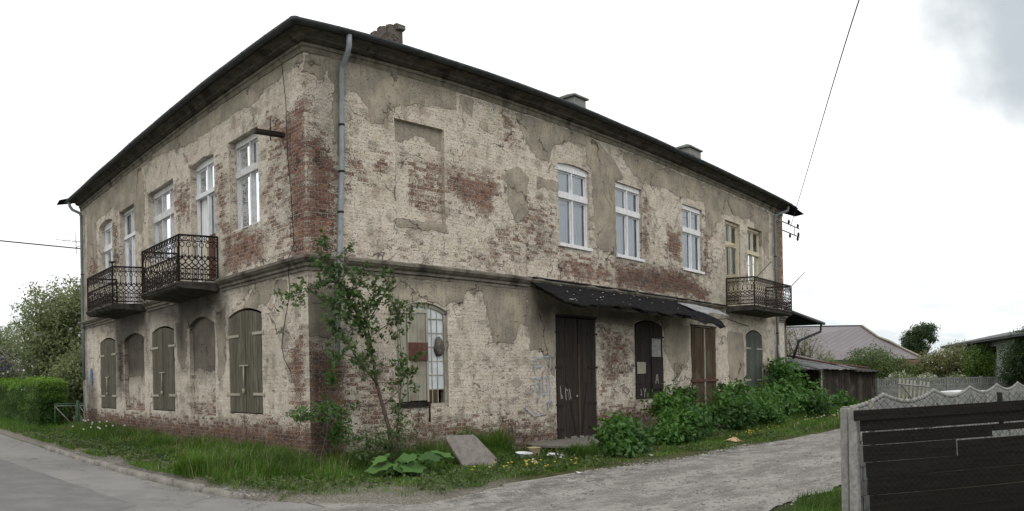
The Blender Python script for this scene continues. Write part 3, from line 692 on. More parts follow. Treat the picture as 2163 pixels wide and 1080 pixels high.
def downpipe(pts, r, mats, bands=()):
    mb = MB(); mb.tube(pts, r, 12); o = mb.build('downpipe', mats, house)
    for (x, y, z) in bands:
        mb = MB(); mb.tube([(x, y, z-.02), (x, y, z+.02)], (r if not isinstance(r, list) else r[0])+.008, 12); mb.build('pipe_clip', M['iron'], o)
    return o
downpipe([(.72, -.44, 8.36), (.72, -.43, 8.13), (.73, -.38, 8.02), (.76, -.16, 7.82), (.77, -.11, 7.72), (.72, -.11, 5.6), (.63, -.11, 3.9), (.585, -.12, 3.2), (.53, -.12, 1.95)], .053, M['pipe'], [(.74, -.11, 6.55), (.72, -.11, 5.6), (.68, -.11, 4.8), (.60, -.12, 3.45), (.56, -.12, 2.6)])
downpipe([(20.7, -.44, 8.30), (20.7, -.40, 8.12), (20.35, -.2, 7.95), (20.1, -.12, 7.82), (20.08, -.11, 7.6), (20.13, -.11, 3.9), (20.14, -.12, 1.9)], .053, M['pipe_green'], [(20.1, -.11, 6.2), (20.12, -.11, 5.0), (20.13, -.11, 3.2)])
mb = MB(SOUTH); mb.tube([(20.16, .12, 2.75), (20.19, .12, 1.9)], .075, 12); mb.build('downpipe', M['pipe'], house)
mb = MB(SOUTH); mb.tube([(20.19, .12, 1.9), (20.22, .12, .2)], .085, 12); mb.build('downpipe', M['rust'], house)
downpipe([(-.44, 14.72, 8.32), (-.43, 14.7, 8.16), (-.36, 14.6, 8.0), (-.14, 14.4, 7.83), (-.11, 14.36, 7.7), (-.11, 14.36, 5.0), (-.11, 14.36, 3.6), (-.11, 14.33, 1.88)], [.054]*6+[.058, .058], M['pipe_green'], [(-.11, 14.36, 5.6), (-.11, 14.36, 3.7)])
mb = MB(WEST); mb.tube([(14.33, .11, 1.88), (14.3, .11, .0)], .03, 8); mb.build('downpipe', M['concrete_pale'], house)

# ---- windows
def bar(mb, s0, s1, z0, z1, o0, o1): mb.box(s0, s1, o0, o1, z0, z1)
def window(T, o, mat, dep, nx=2, ztr=(6.12, 6.27), head=.14, sill=.08, curtain='lace', open_leaf=None, panel=None, name='window', sillout=.06, skip_pane=()):
    s0, s1, z0, z1 = o[:4]; e = .004
    mb = MB(T); f = .055; d0, d1 = -dep-.05, -dep+.02
    zz = z1+(o[4] if o[4] else 0)
    bar(mb, s0+e, s1-e, z1-head, zz-.01, d0, d1+.02)               # head board
    bar(mb, s0+e, s0+f, z0+e, z1-head-e, d0, d1); bar(mb, s1-f, s1-e, z0+e, z1-head-e, d0, d1)
    bar(mb, s0+f+e, s1-f-e, z0+e, z0+.05, d0, d1)
    bar(mb, s0+.002, s1-.002, ztr[0], ztr[1], d0-.01, d1+.035)     # transom
    wd = (s1-s0-2*f)/nx
    for i in range(1, nx):
        c = s0+f+wd*i; bar(mb, c-.028, c+.028, z0+.055, ztr[0]-e, d0+.005, d1+.012); bar(mb, c-.025, c+.025, ztr[1]+e, z1-head-e, d0+.005, d1+.012)
    w_ = mb.build(name, mat, house)
    # sashes, panes, curtains
    fr = MB(T); pn = MB(T); cu = MB(T)
    for (a, b) in ((z0+.052, ztr[0]-.003), (ztr[1]+.003, z1-head-.006)):
        for i in range(nx):
            l = s0+f+wd*i+(.03 if i else .003); r = s0+f+wd*(i+1)-(.03 if i < nx-1 else .003)
            if (i, a < 5.5) in skip_pane: continue
            t = .035; q0, q1 = -dep-.045, -dep-.012
            bar(fr, l, l+t, a, b, q0, q1); bar(fr, r-t, r, a, b, q0, q1); bar(fr, l+t, r-t, a, a+t, q0, q1); bar(fr, l+t, r-t, b-t, b, q0, q1)
            lo = a+t
            if panel and a < 5.5: lo = panel; bar(fr, l+t, r-t, a+t, panel-.06, q0+.008, q1-.006); bar(fr, l+t, r-t, panel-.058, panel, q0, q1)
            pn.add([(l+t, -dep-.03, lo), (r-t, -dep-.03, lo), (r-t, -dep-.03, b-t), (l+t, -dep-.03, b-t)], [(0, 1, 2, 3)])
    fr.build('sash', mat, w_); pn.build('pane', M['glass'], w_)
    if curtain:
        n = 60
        pts = []
        gap = {'lace': (.0, 1.0), 'greencurtain': (.0, 1.0), 'lace_gap': (.22, 1.0), 'lace_half': (.0, .93)}[curtain]
        a_, b_ = s0+.02+(s1-s0)*gap[0]*.5, s0-.02+(s1-s0)*gap[1]
        for i in range(n+1):
            s_ = a_+(b_-a_)*i/n; oo = -dep-.085+.014*math.sin(i*1.35)+.010*math.sin(i*.52+1); pts.append((s_, oo))
        V = [(s_, oo, z) for z in (z0+.02, zz-.02) for s_, oo in pts]
        cu.add(V, [(i, i+1, n+2+i, n+1+i) for i in range(n)], True)
        cu.build('curtain', M['greencurtain' if curtain == 'greencurtain' else 'lace'], w_)
    if sill:
        sb = MB(T); bar(sb, s0+.01 if sillout < .03 else s0-.03, s1-.01 if sillout < .03 else s1+.03, z0-.045, z0+.028, -dep+.022, sillout); sb.build('sill', mat, w_)
    return w_
def narrow(o, a, b): return (o[0]+a, o[1]-b, *o[2:])
for i in (0, 1, 2):
    window(SOUTH, SO[i], M['white'], .10, 2, curtain='lace')
wb = window(SOUTH, SO[3], M['cream'], .14, 2, (6.10, 6.24), .10, 0, 'greencurtain', panel=5.0)
window(SOUTH, SO[4], M['cream'], .14, 2, (6.05, 6.18), .10, .06, 'greencurtain', sillout=.02)
# the open leaf of the balcony door swings out
mb = MB(SOUTH); mb.box(16.06, 16.10, -.12, .42, 4.08, 6.08); o_ = None
lf = MB(SOUTH)
def leaf_frame(s_, o0, o1, z0, z1, pz):
    lf.box(s_-.02, s_+.02, o0, o0+.07, z0, z1); lf.box(s_-.02, s_+.02, o1-.07, o1, z0, z1)
    for a in (z0, pz-.04, z1-.08): lf.box(s_-.018, s_+.018, o0+.07, o1-.07, a, a+.08)
    lf.box(s_-.008, s_+.008, o0+.07, o1-.07, z0+.08, pz-.04)
leaf_frame(16.10, -.10, .44, 4.06, 6.08, 5.0); lfo = lf.build('door_leaf', M['cream'], house)
pn = MB(SOUTH); pn.add([(16.10, -.03, 5.04), (16.10, .37, 5.04), (16.10, .37, 6.0), (16.10, -.03, 6.0)], [(0, 1, 2, 3)]); pn.build('pane', M['glass'], lfo)
window(WEST, WO[0], M['white_old'], .20, 2, (6.14, 6.29), .14, .07, 'lace_half', sillout=-.02)
window(WEST, WO[1], M['white'], .18, 2, (6.12, 6.22), .09, 0, 'lace_gap', panel=4.95, skip_pane=((1, True),))
window(WEST, WO[2], M['white_old'], .20, 3, (6.12, 6.30), .16, .07, 'lace_half', sillout=-.02)
window(WEST, WO[3], M['white'], .18, 2, (6.10, 6.20), .09, 0, 'lace_half', panel=4.75)
window(WEST, WO[4], M['white'], .22, 2, (6.10, 6.28), .12, .06, 'lace_half', sillout=-.02)
# beige board and brown board standing in the open balcony door on the west side
mb = MB(WEST); mb.box(4.42, 4.75, -.16, -.13, 4.03, 5.05); mb.build('door_board', M['cream'], house)
mb = MB(WEST); mb.box(3.83, 4.40, -.15, -.11, 4.03, 5.10); mb.build('door_board', M['rust'], house)

# ---- shutters and doors
def plank_panel(mb, s0, s1, z0, top, o0, th, n, jag=.01):
    wd = (s1-s0)/n
    for i in range(n):
        a = s0+wd*i+.003; b = s0+wd*(i+1)-.003; q = random.uniform(-.004, .004); zb = z0+random.uniform(0, jag)
        m_ = (a+b)/2; pts = [(a, zb), (b, zb), (b, top(b)), (m_, top(m_)), (a, top(a))]
        mb.prism(pts, o0+q, o0+th+q)
def shutter_pair(T, o, mat, out0=-.05, gap=.012, inset=.02, n=5, straps=(.38, -.44), bar_=True, hinge=.08):
    s0, s1, z0, z1, ri = o[:5]; c = (s0+s1)/2-.01
    for side_, (a, b) in enumerate(((s0+inset, c-gap/2), (c+gap/2, s1-inset))):
        mb = MB(T); plank_panel(mb, a, b, z0+.02, lambda x: arch_z(o, min(max(x, s0), s1))-.05, out0, .028, n-1+side_)
        sh = mb.build('shutter', mat, house)
        for zz in (z0+straps[0], z1+straps[1]):
            mb = MB(T)
            if side_ == 0: mb.box(a-hinge-inset, a+.36, out0+.034, out0+.044, zz, zz+.055, .004)
            else: mb.box(b-.46, b+hinge+inset, out0+.034, out0+.044, zz-.01, zz+.045, .004)
            q = a-hinge-inset if side_ == 0 else b+hinge+inset
            mb.tube([(q, out0+.04, zz-.03), (q, out0+.04, zz+.08)], .018, 6)
            mb.build('strap_hinge', M['strap'], sh)
    if bar_:
        mb = MB(T); mb.tube([(c-.17, out0+.06, z0+1.0), (c+.2, out0+.06, z0+1.0)], .016, 6); mb.tube([(c+.02, out0+.065, z0+1.0), (c+.03, out0+.065, z0+.50)], .016, 6); mb.tube([(c+.03, out0+.065, z0+.52), (c+.03, out0+.065, z0+.42)], .03, 6)
        mb.build('latch_bar', M['strap'], sh)
for i in (5, 6, 7): shutter_pair(WEST, WO[i], M['greenwood'], -.03)
shutter_pair(SOUTH, SO[10], M['darkgreen'], -.04, n=3, straps=(.3, -.5), bar_=False)
# black shutters with pale patches
o = SO[8]; c = 11.03
for a, b, sd_ in ((10.33, c-.01, 0), (c+.01, 11.75, 1)):
    mb = MB(SOUTH); plank_panel(mb, a, b, 1.0+.06*(1-sd_)*0, lambda x: arch_z(o, min(max(x, 10.34), 11.77))-.04, .01, .03, 3); sh = mb.build('shutter', M['blackwood'], house)
    for zz in (1.42, 2.72):
        mb = MB(SOUTH); mb.box(a-.05 if sd_ == 0 else b-.4, a+.4 if sd_ == 0 else b+.06, .046, .054, zz, zz+.045); mb.build('strap_hinge', M['iron'], sh)
    mb = MB(SOUTH)
    if sd_ == 0: mb.box(10.36, 10.80, .045, .056, 1.70, 2.02, .006)
    else: mb.box(11.14, 11.62, .046, .056, 2.18, 2.70, .004); 
    mb.build('patch_board', M['greywood'] if sd_ == 0 else M['concrete'], sh)
    if sd_: mb = MB(SOUTH); mb.box(11.1, 11.72, .046, .07, 1.25, 2.16, .006); mb.build('patch_board', M['blackwood'], sh)
# black double door
def dleaf(a, b, z0, z1, out0, mat, n, name='door'):
    mb = MB(SOUTH); plank_panel(mb, a, b, z0, lambda x: z1, out0, .035, n, .02); return mb.build(name, mat, house)
da = dleaf(6.93, 7.74, .04, 3.09, -.03, M['blackdoor'], 5); db = dleaf(7.80, 8.52, .04, 3.09, -.05, M['blackdoor'], 4)
mb = MB(SOUTH); mb.box(7.735, 7.80, -.03, .035, .05, 2.45); mb.build('cover_strip', M['brownwood'], da)
for z_, q_ in ((1.16, .05),):
    mb = MB(SOUTH); mb.tube([(7.66, .02, z_), (7.66, q_, z_)], .026, 8); mb.build('padlock', M['sheetmetal'], da)
for zz in (.35, .95, 1.85, 2.7):
    mb = MB(SOUTH); mb.box(8.2, 8.6, -.010, .004, zz, zz+.05); mb.build('strap_hinge', M['iron'], db)
    mb = MB(SOUTH); mb.box(6.86, 7.15, .010, .022, zz, zz+.05); mb.build('strap_hinge', M['iron'], da)
for (a0, a1) in (((7.28, 1.5), (7.66, .1)), ((8.1, 1.5), (7.86, .1))):      # diagonal braces
    mb = MB(SOUTH); mb.tube([(a0[0], .012, a0[1]), (a1[0], .012, a1[1])], .012, 4, False); mb.build('brace', M['blackwood'], da)
mb = MB(SOUTH); mb.box(6.88, 8.56, -.06, .03, 3.11, 3.17); mb.build('lintel', M['blackwood'], house)
# brown double door
da = dleaf(13.53, 14.32, .08, 3.13, -.03, M['brownwood'], 4); db = dleaf(14.36, 15.13, .08, 3.13, -.04, M['brownwood'], 4)
mb = MB(SOUTH); mb.box(14.30, 14.37, -.03, .04, .1, 3.12, .003); mb.build('cover_strip', M['greywood'], da)
mb = MB(SOUTH); mb.box(13.42, 15.24, .01, .045, 1.42, 1.50, .008); mb.build('bolt_bar', M['rust'], da)
mb = MB(SOUTH); mb.box(13.56, 13.72, .01, .02, 1.0, 1.3); mb.build('patch', M['concrete'], da)
mb = MB(SOUTH); mb.box(13.46, 15.2, -.04, .02, 3.17, 3.22); mb.build('lintel', M['blackwood'], house)
# workshop window: iron glazing bars, one old shutter, rusty plate
o = SO[6]; mb = MB(SOUTH); d = -.06
bar(mb, 2.065, 2.13, 1.085, 3.0, d-.04, d+.03); bar(mb, 3.31, 3.38, 1.085, 3.0, d-.04, d+.03); bar(mb, 2.13, 3.31, 1.085, 1.15, d-.04, d+.03)
for i in range(12):
    a = 2.065+i*1.32/12; b = a+1.32/12; mb.prism([(a, arch_z(o, a)-.08), (b, arch_z(o, b)-.08), (b, arch_z(o, b)-.005), (a, arch_z(o, a)-.005)], d-.04, d+.03)
bar(mb, 2.82, 2.86, 1.15, 3.13, d-.03, d+.035)
for x in (2.30, 2.47, 2.64, 2.99, 3.14): bar(mb, x-.009, x+.009, 1.15, arch_z(o, x)-.08, d-.01, d+.012)
for q in range(1, 7): z = 1.15+.287*q; bar(mb, 2.13, 3.31, z-.010, z+.010, d-.012, d+.010)
ww = mb.build('window', M['greywood'], house)
mb = MB(SOUTH); bar(mb, 2.13, 3.31, 1.44, 3.13, d-.004, d-.002); mb.build('pane', M['dusty'], ww)
mb = MB(SOUTH); bar(mb, 2.87, 2.98, 1.15, 1.43, d-.004, d+.004); mb.build('infill_board', M['brownwood'], ww); mb = MB(SOUTH); bar(mb, 3.0, 3.13, 1.15, 1.43, d-.004, d+.004); mb.build('infill_board', M['brownwood'], ww)
mb = MB(SOUTH); plank_panel(mb, 2.05, 2.26, 1.2, lambda x: 2.98, .0, .03, 1); plank_panel(mb, 2.27, 2.31, 1.2, lambda x: 2.98, .005, .045, 1); plank_panel(mb, 2.32, 2.76, 1.22, lambda x: 2.96, .0, .025, 2); plank_panel(mb, 2.765, 2.82, 1.15, lambda x: 3.02, .0, .04, 1); bar(mb, 2.05, 2.82, 2.98, 3.05, 0, .045)
sh = mb.build('shutter', M['greywood'], house)
mb = MB(SOUTH); bar(mb, 2.28, 2.80, 2.02, 2.38, .046, .052); mb.build('rusty_plate', M['rust'], sh)
mb = MB(SOUTH); mb.box(2.0, 2.84, 0.0, .07, 1.10, 1.19, .004); mb.tube([(2.70, .08, 1.22), (2.78, .09, 1.10), (2.78, .09, .78)], .02, 6); mb.build('bolt_bar', M['iron'], sh)
mb = MB(SOUTH); mb.box(1.98, 2.5, .05, .058, 2.96, 3.02, .003); mb.build('strap_hinge', M['strap'], sh)

# ---- balconies
def railing(T_, L_, H, P0, ax, parent):
    """iron panel: L_ long, P0 start (s,o,z); ax = 's' or 'o' direction, sign folded in L_"""
    mb = MB(T_)
    def pt(u, z, w_=0): return (P0[0]+u+0*w_, P0[1]+w_, P0[2]+z) if ax == 's' else (P0[0]+w_, P0[1]+u, P0[2]+z)
    def ln(a, b, r=.009): mb.tube([pt(*a), pt(*b)], r*1.35, 4, False)
    sg = 1 if L_ > 0 else -1; A = abs(L_)
    for z, r in ((H, .016), (H-.13, .009), (.30, .008), (.18, .009), (.06, .012)): ln((0, z), (L_, z), r)
    nb = max(2, round(A/.165)); w_ = A/nb
    for i in range(nb+1):
        u = sg*w_*i
        ln((u, H-.13), (u, H), .008); ln((u, .0 if i % 2 == 0 else .06), (u, .30), .008)
        if i < nb:
            c = sg*w_*(i+.5)
            # crossing ogee curves, running between the rings
            for ph in (0, 1):
                pts = []
                for q in range(13):
                    t = q/12; z = .30+(H-.44-.30)*t
                    off = math.cos(math.pi*2*t)*w_*.5
                    pts.append(pt(c+sg*(off if ph else -off), z))
                mb.tube(pts, .0125, 4, False)
            for zc, r in ((H-.21, .055), (.24, .045), (H-.065, .045), (.12, .04)):
                pts = [pt(c+math.cos(k*math.pi/4)*r, zc+math.sin(k*math.pi/4)*r) for k in range(9)]; mb.tube(pts, .0105, 4, False, False)
            ln((c, H-.44), (c, H-.26), .007); mb.tube([pt(c, .54+.0), pt(c, .60)], .022, 6, False)
    for u in (0, L_): ln((u, 0), (u, H+.01), .018)
    return mb.build('railing', M['iron'], parent)
def balcony(T_, s0, s1, out_, zt, H, thick=.12, post=False):
    mb = MB(T_); n = 14
    prof = [(0, zt-.21), (out_*.30, zt-.17), (out_*.92, zt-thick-.015), (out_-.06, zt-thick), (out_-.02, zt-thick+.02), (out_, zt-.06), (out_+.03, zt-.045), (out_+.03, zt), (0, zt)]
    k = len(prof)
    V = []
    for i in range(n+1):
        s_ = s0+(s1-s0)*i/n
        for (o_, z) in prof:
            j = .008; V.append((s_+random.uniform(-j, j), o_+random.uniform(-j, j)*(o_ > .01), z+random.uniform(-j, j)))
    mb.add(V, [(i*k+q, (i+1)*k+q, (i+1)*k+(q+1) % k, i*k+(q+1) % k) for i in range(n) for q in range(k)]+[tuple(range(k)), tuple(n*k+q for q in range(k))])
    b = mb.build('balcony', M['slab'], house)
    railing(T_, s1-s0-.1, H, (s0+.05, out_-.03, zt), 's', b)
    railing(T_, -(out_-.05), H, (s0+.05, out_-.03, zt), 'o', b); railing(T_, -(out_-.05), H, (s1-.05, out_-.03, zt), 'o', b)
    return b
bA = balcony(WEST, 3.62, 6.02, .98, 3.88, 1.05)
bB = balcony(WEST, 8.30, 10.85, .98, 3.90, 1.03)
mb = MB(WEST); mb.tube([(8.35, .95, 4.93), (8.35, .95, 5.02)], [.02, .02], 8); mb.tube([(8.35, .95, 5.02), (8.35, .95, 5.06)], [.03, .12], 10); mb.build('bowl', M['iron'], bB)
bR = balcony(SOUTH, 15.95, 19.35, 1.08, 3.95, .95, .16)
for a, b in (((16.05, 1.05, 4.9), (19.3, .2, 5.95)), ((19.3, 1.08, 4.92), (20.9, 1.0, 5.62))):
    mb = MB(SOUTH); mb.tube([a, b] if a[0] > 17 else [(16.2, 1.05, 4.9), (19.7, .1, 5.95)], .014, 5); mb.build('clothes_rod', M['iron'], bR)

# ---- canopy over the workshop door
cp = empty('canopy', (0, 0, 0)); cp.parent = house
mb = MB(SOUTH)
ns, nd = 60, 7
def can_depth(s):
    if s < 11.4: return 1.13+.03*math.sin(s*5)+.035*math.sin(s*19)+.03*math.sin(s*43)
    if s < 13.0: return 1.15-.28*(s-11.4)+.05*math.sin(s*17)
    return max(.18, .70-.9*(s-13.0))+.04*math.sin(s*23)
V = []
for i in range(ns+1):
    s_ = 5.95+(13.55-5.95)*i/ns; dp = can_depth(s_)
    for j in range(nd+1):
        t = j/nd; o_ = t*dp
        sag = .035*math.sin(s_*1.7)*t+.012*mnoise.noise(Vector((s_*3, o_*4, 0))) - (max(0, s_-11.2)*.10*t if s_ > 11.2 else 0)
        V.append((s_, o_+.01, 3.90-.58*t*dp/1.15+sag))
k = nd+1; n0 = len(V); V2 = [(a, b, c-.03) for a, b, c in V]
F = [(i*k+j, (i+1)*k+j, (i+1)*k+j+1, i*k+j+1) for i in range(ns) for j in range(nd)]
F2 = [tuple(n0+q for q in reversed(f)) for f in F]
E_ = [(i*k+nd, (i+1)*k+nd, n0+(i+1)*k+nd, n0+i*k+nd) for i in range(ns)]+[(j, j+1, n0+j+1, n0+j) for j in range(nd)]+[(ns*k+j+1, ns*k+j, n0+ns*k+j, n0+ns*k+j+1) for j in range(nd)]
mb.add(V+V2, F+F2+E_); cr = mb.build('canopy_roofing', M['roofing'], cp)
for s_ in np.arange(6.2, 12.4, 1.0):
    mb = MB(SOUTH); mb.add([(s_+a, o_, z) for a in (-.03, .03) for (o_, z) in ((.02, 3.82), (1.05, 3.30), (1.05, 3.22), (.02, 3.74))], [(0, 1, 2, 3), (7, 6, 5, 4), (0, 4, 5, 1), (1, 5, 6, 2), (2, 6, 7, 3), (3, 7, 4, 0)])
    mb.build('rafter', M['blackwood'], cp)
mb = MB(SOUTH); mb.box(6.0, 12.4, 1.00, 1.05, 3.235, 3.29, .004); mb.build('fascia', M['blackwood'], cp)
mb = MB(SOUTH)
def rag(mb, pts, th=.012): sheet(mb, [(p[0], p[1], p[2]) for p in pts], th)
rag(mb, [(12.3, .25, 3.80), (13.3, .22, 3.82), (14.9, .30, 3.72), (15.3, .45, 3.56), (14.6, .62, 3.55), (13.9, .60, 3.58), (13.3, .7, 3.50), (12.7, .62, 3.58)]); mb.build('torn_sheet', M['sheetmetal'], cp)
mb = MB(SOUTH)
rag(mb, [(11.3, .75, 3.50), (12.6, .80, 3.52), (13.1, .78, 3.47), (13.5, .88, 3.35), (13.0, 1.0, 3.22), (12.4, 1.12, 3.12), (12.0, 1.10, 3.20), (11.2, 1.15, 3.26)], .02)
mb.build('torn_roofing', M['roofing'], cp); mb = MB(SOUTH); rag(mb, [(12.6, .86, 3.42), (13.2, .80, 3.46), (13.9, .88, 3.30), (14.0, .96, 3.12), (13.6, .98, 3.05), (13.3, 1.0, 3.16), (12.8, 1.02, 3.18)], .015)
mb.build('torn_roofing', M['roofing'], cp)
mb = MB(SOUTH); mb.tube([(13.0, .5, 3.6), (14.6, .35, 3.42), (15.6, .2, 3.50), (16.6, .12, 3.42), (17.6, .06, 3.36)], .014, 5); mb.build('loose_wire', M['iron'], cp)
mb = MB(SOUTH); mb.tube([(15.8, .12, 3.94), (5.98, .12, 3.95)], .028, 6); mb.build('flashing', M['roofing'], cp)
# paint chips and litter lying on the canopy
mb = MB(SOUTH)
for i in range(24):
    s_ = random.uniform(6.2, 11.5); t = random.uniform(.05, .95); a = random.uniform(.008, .02)*(3 if i == 0 else 1)
    mb.box(s_, s_+a*2, t*1.1, t*1.1+a, 3.905-.58*t*1.0+.035*math.sin(s_*1.7)*t+.008, 3.918-.58*t+.035*math.sin(s_*1.7)*t+.008)
mb.build('paint_chips', M['white_old'], cp)['kind'] = 'stuff'

# ---- bracket, cables, insulators, aerial
mb = MB(WEST); mb.box(.68, .74, .0, .62, 6.42, 6.50); mb.box(.74, .80, -.02, .62, 6.42, 6.43); mb.tube([(.72, .3, 6.30), (.72, .3, 6.75)], .012, 5); mb.build('iron_bracket', M['iron'], house)
mb = MB(WEST); mb.tube([(1.05, .40, 8.35), (.78, .25, 8.28), (.66, .06, 8.0), (.57, .04, 7.07), (.54, .045, 5.97), (.46, .04, 5.29), (.37, .05, 4.2), (.38, .16, 3.95), (.42, .15, 3.7), (.55, .05, 3.3), (.84, .04, 2.6), (.90, .04, 2.3), (.80, .04, 2.05), (.59, .04, 1.84)], .0075, 5)
for z in (6.9, 6.0, 5.6, 4.75, 4.4, 3.45): mb.tube([(.56, .0, z), (.50, .06, z-.02)], .009, 4)
mb.build('lightning_cable', M['iron'], house)
mb = MB(); 
for z in (7.78, 7.42):
    mb.tube([(LS, -.02, z), (22.9, -.02, z)], .024, 6)
for x, z, u in ((21.75, 7.78, 1), (22.75, 7.78, 1), (21.85, 7.42, -1), (22.7, 7.42, -1), (22.8, 7.42, 1)):
    mb.tube([(x, -.02, z), (x, -.02, z+u*.08), (x, -.02, z+u*.14), (x, -.02, z+u*.20)], [.018, .05, .05, .015], 8)
mb.tube([(22.35, -.02, 7.78), (22.35, -.02, 7.42)], .014, 5); mb.build('insulator_bracket', M['iron'], house)
mb = MB(); mb.tube([(.3, LW, 6.9), (.25, 16.4, 6.95)], .012, 5); mb.tube([(.25, 16.4, 6.7), (.25, 16.4, 7.55)], .012, 5)
mb.tube([(-.6, 16.1, 7.18), (1.0, 16.7, 7.2)], .010, 5)
for q in (-.5, -.3, -.1, .1, .35): mb.tube([(.25+q, 16.4+q*.35-.3, 7.19), (.25+q, 16.4+q*.35+.3, 7.19)], .007, 4)
mb.build('aerial', M['iron'], house)
def wire(name, a, b, sag, r, label):
    mb = MB(); a = Vector(a); b = Vector(b)
    mb.tube([tuple(a.lerp(b, t/24)-Vector((0, 0, sag*4*(t/24)*(1-t/24)))) for t in range(25)], r, 5)
    return tag(mb.build(name, M['iron'], None), label, 'cable')
wire('power_line', (21.85, -.02, 7.62), (-3.34, -11.8, 8.03), .25, .011, 'thin black overhead wire running steeply up to the right of the house roof')
wire('power_line', (.0, 14.84, 6.62), (-9.5, 8.0, 6.05), .06, .022, 'thin black wire leaving the far left end of the house')

# ================================================================== GROUND
def ground_mat(name, kind):
    n = NT(name, .95, .1); o = n.obj
    big = n.noise(.35, 5, o, .6); mid = n.noise(2.2, 6, o, .65); fine = n.noise(38, 4, o, .7); gr = n.noise(120, 2, o, .6)
    if kind == 'asphalt':
        c = n.mix(n.step(big, .38, .62), (.195, .19, .18), (.26, .252, .238))
        c = n.mix(n.math('MULTIPLY', n.step(mid, .45, .68), .45), c, (.31, .30, .28))
        crk = n.n('ShaderNodeTexVoronoi', feature='DISTANCE_TO_EDGE'); wv = n.n('ShaderNodeVectorMath', operation='MULTIPLY_ADD'); n.put(wv.inputs[0], n.noise(1.4, 5, o, .6, 0, True)); wv.inputs[1].default_value = (1.5, 1.5, 0); n.put(wv.inputs[2], o)
        n.put(crk.inputs['Vector'], wv.outputs[0]); crk.inputs['Scale'].default_value = .55
        c = n.mix(n.math('MULTIPLY', n.step(crk.outputs[0], .012, .002), .5), c, (.08, .075, .07))
        c = n.mix(n.math('MULTIPLY', gr, .35), c, (.12, .118, .11)); b = .004
    elif kind == 'patch':
        c = n.mix(n.step(mid, .4, .65), (.125, .125, .122), (.165, .163, .158)); c = n.mix(n.math('MULTIPLY', gr, .4), c, (.24, .235, .225)); b = .004
    elif kind == 'gravel':
        st = n.noise(.9, 6, n.map((.8, 1.7, 1), o), .66, .3)
        c = n.mix(n.step(st, .40, .60), (.17, .162, .148), (.30, .288, .265)); c = n.mix(n.step(n.noise(1.7, 6, n.map((.7, 1.8, 1), o, (4, 2, 0)), .7, .3), .56, .72), c, (.10, .095, .088))
        c = n.mix(n.math('MULTIPLY', n.step(fine, .48, .66), .6), c, (.34, .32, .29)); c = n.mix(n.step(gr, .70, .78), c, (.42, .40, .37)); c = n.mix(n.step(gr, .34, .26), c, (.07, .065, .06)); b = .02
    elif kind == 'soil':
        c = n.mix(n.step(mid, .42, .62), (.045, .04, .03), (.085, .075, .055)); c = n.mix(n.step(fine, .55, .7), c, (.13, .12, .095)); b = .02
    elif kind == 'verge':
        c = n.mix(n.step(mid, .40, .62), (.040, .050, .018), (.075, .075, .035)); c = n.mix(n.step(fine, .5, .7), c, (.12, .115, .06))
        sx = n.n('ShaderNodeSeparateXYZ'); n.put(sx.inputs[0], o)
        edge = n.step(n.math('ADD', n.math('MULTIPLY', sx.outputs[0], -1.0), n.math('MULTIPLY', n.math('SUBTRACT', mid, .5), 1.6)), 1.75, 2.05)
        e2 = n.math('MULTIPLY', n.step(n.math('MULTIPLY_ADD', n.math('SUBTRACT', mid, .5), 2.2, n.math('MULTIPLY', sx.outputs[1], -1.0)), 2.0, 2.5), n.step(sx.outputs[0], 2.2, .8)); edge = n.math('MAXIMUM', edge, e2)
        c = n.mix(edge, c, n.mix(n.step(fine, .42, .62), (.13, .118, .095), (.23, .215, .185))); b = .03
    else:
        c = n.mix(n.step(mid, .40, .62), (.030, .048, .014), (.060, .070, .028)); c = n.mix(n.step(fine, .5, .7), c, (.085, .11, .035)); c = n.mix(n.step(big, .56, .64), c, (.085, .075, .05)); b = .03
    n.base(c); n.bump(n.math('ADD', n.math('MULTIPLY', mid, .6), n.math('MULTIPLY', fine, .6)), b); return n.m
M['asphalt'] = ground_mat('worn_asphalt', 'asphalt'); M['patch'] = ground_mat('asphalt_patch', 'patch'); M['gravel'] = ground_mat('gravel_track', 'gravel')
M['soil'] = ground_mat('dark_soil', 'soil'); M['turf'] = ground_mat('turf_soil', 'turf'); M['verge'] = ground_mat('trodden_verge', 'verge')
def struct(o, kind='structure'): o['kind'] = kind; return o
# base sheet to the horizon
struct(link('ground', npmesh('ground', [(-900, -900, -.06), (1200, -900, -.06), (1200, 1200, -.06), (-900, 1200, -.06)], [(0, 1, 2, 3)]), M['turf']))
def sheet_poly(name, pts, z, mat, rough=.12, sub=.5, holes=None):
    """flat polygon sheet with a ragged outline"""
    out_ = []
    for (a, b) in zip(pts, pts[1:]+pts[:1]):
        L_ = math.hypot(b[0]-a[0], b[1]-a[1]); n = max(1, int(L_/sub)) if L_ < 40 else 1
        for i in range(n):
            x = a[0]+(b[0]-a[0])*i/n; y = a[1]+(b[1]-a[1])*i/n
            out_.append((x+rough*mnoise.noise(Vector((x*1.7, y*1.7, 1))), y+rough*mnoise.noise(Vector((x*1.7, y*1.7, 7)))))
    mb = MB(); mb.add([(x, y, z) for x, y in out_], [tuple(range(len(out_)))])
    me = bpy.data.meshes.new(name); me.from_pydata(mb.v, [], mb.f); bm = bmesh.new(); bm.from_mesh(me); bmesh.ops.triangulate(bm, faces=bm.faces); bm.to_mesh(me); bm.free()
    return struct(link(name, me, mat))
KERB = [(-2.78, 60), (-2.78, 12), (-2.82, 5.6), (-2.76, 1.3), (-2.54, -1.06), (-2.32, -2.3)]
road = sheet_poly('road', KERB+[(-1.5, -2.6), (-.7, -4.2), (-.2, -6.0), (.6, -7.6), (.3, -14), (-2, -40), (-12, -60), (-12, 60)], -.045, M['asphalt'], .05)
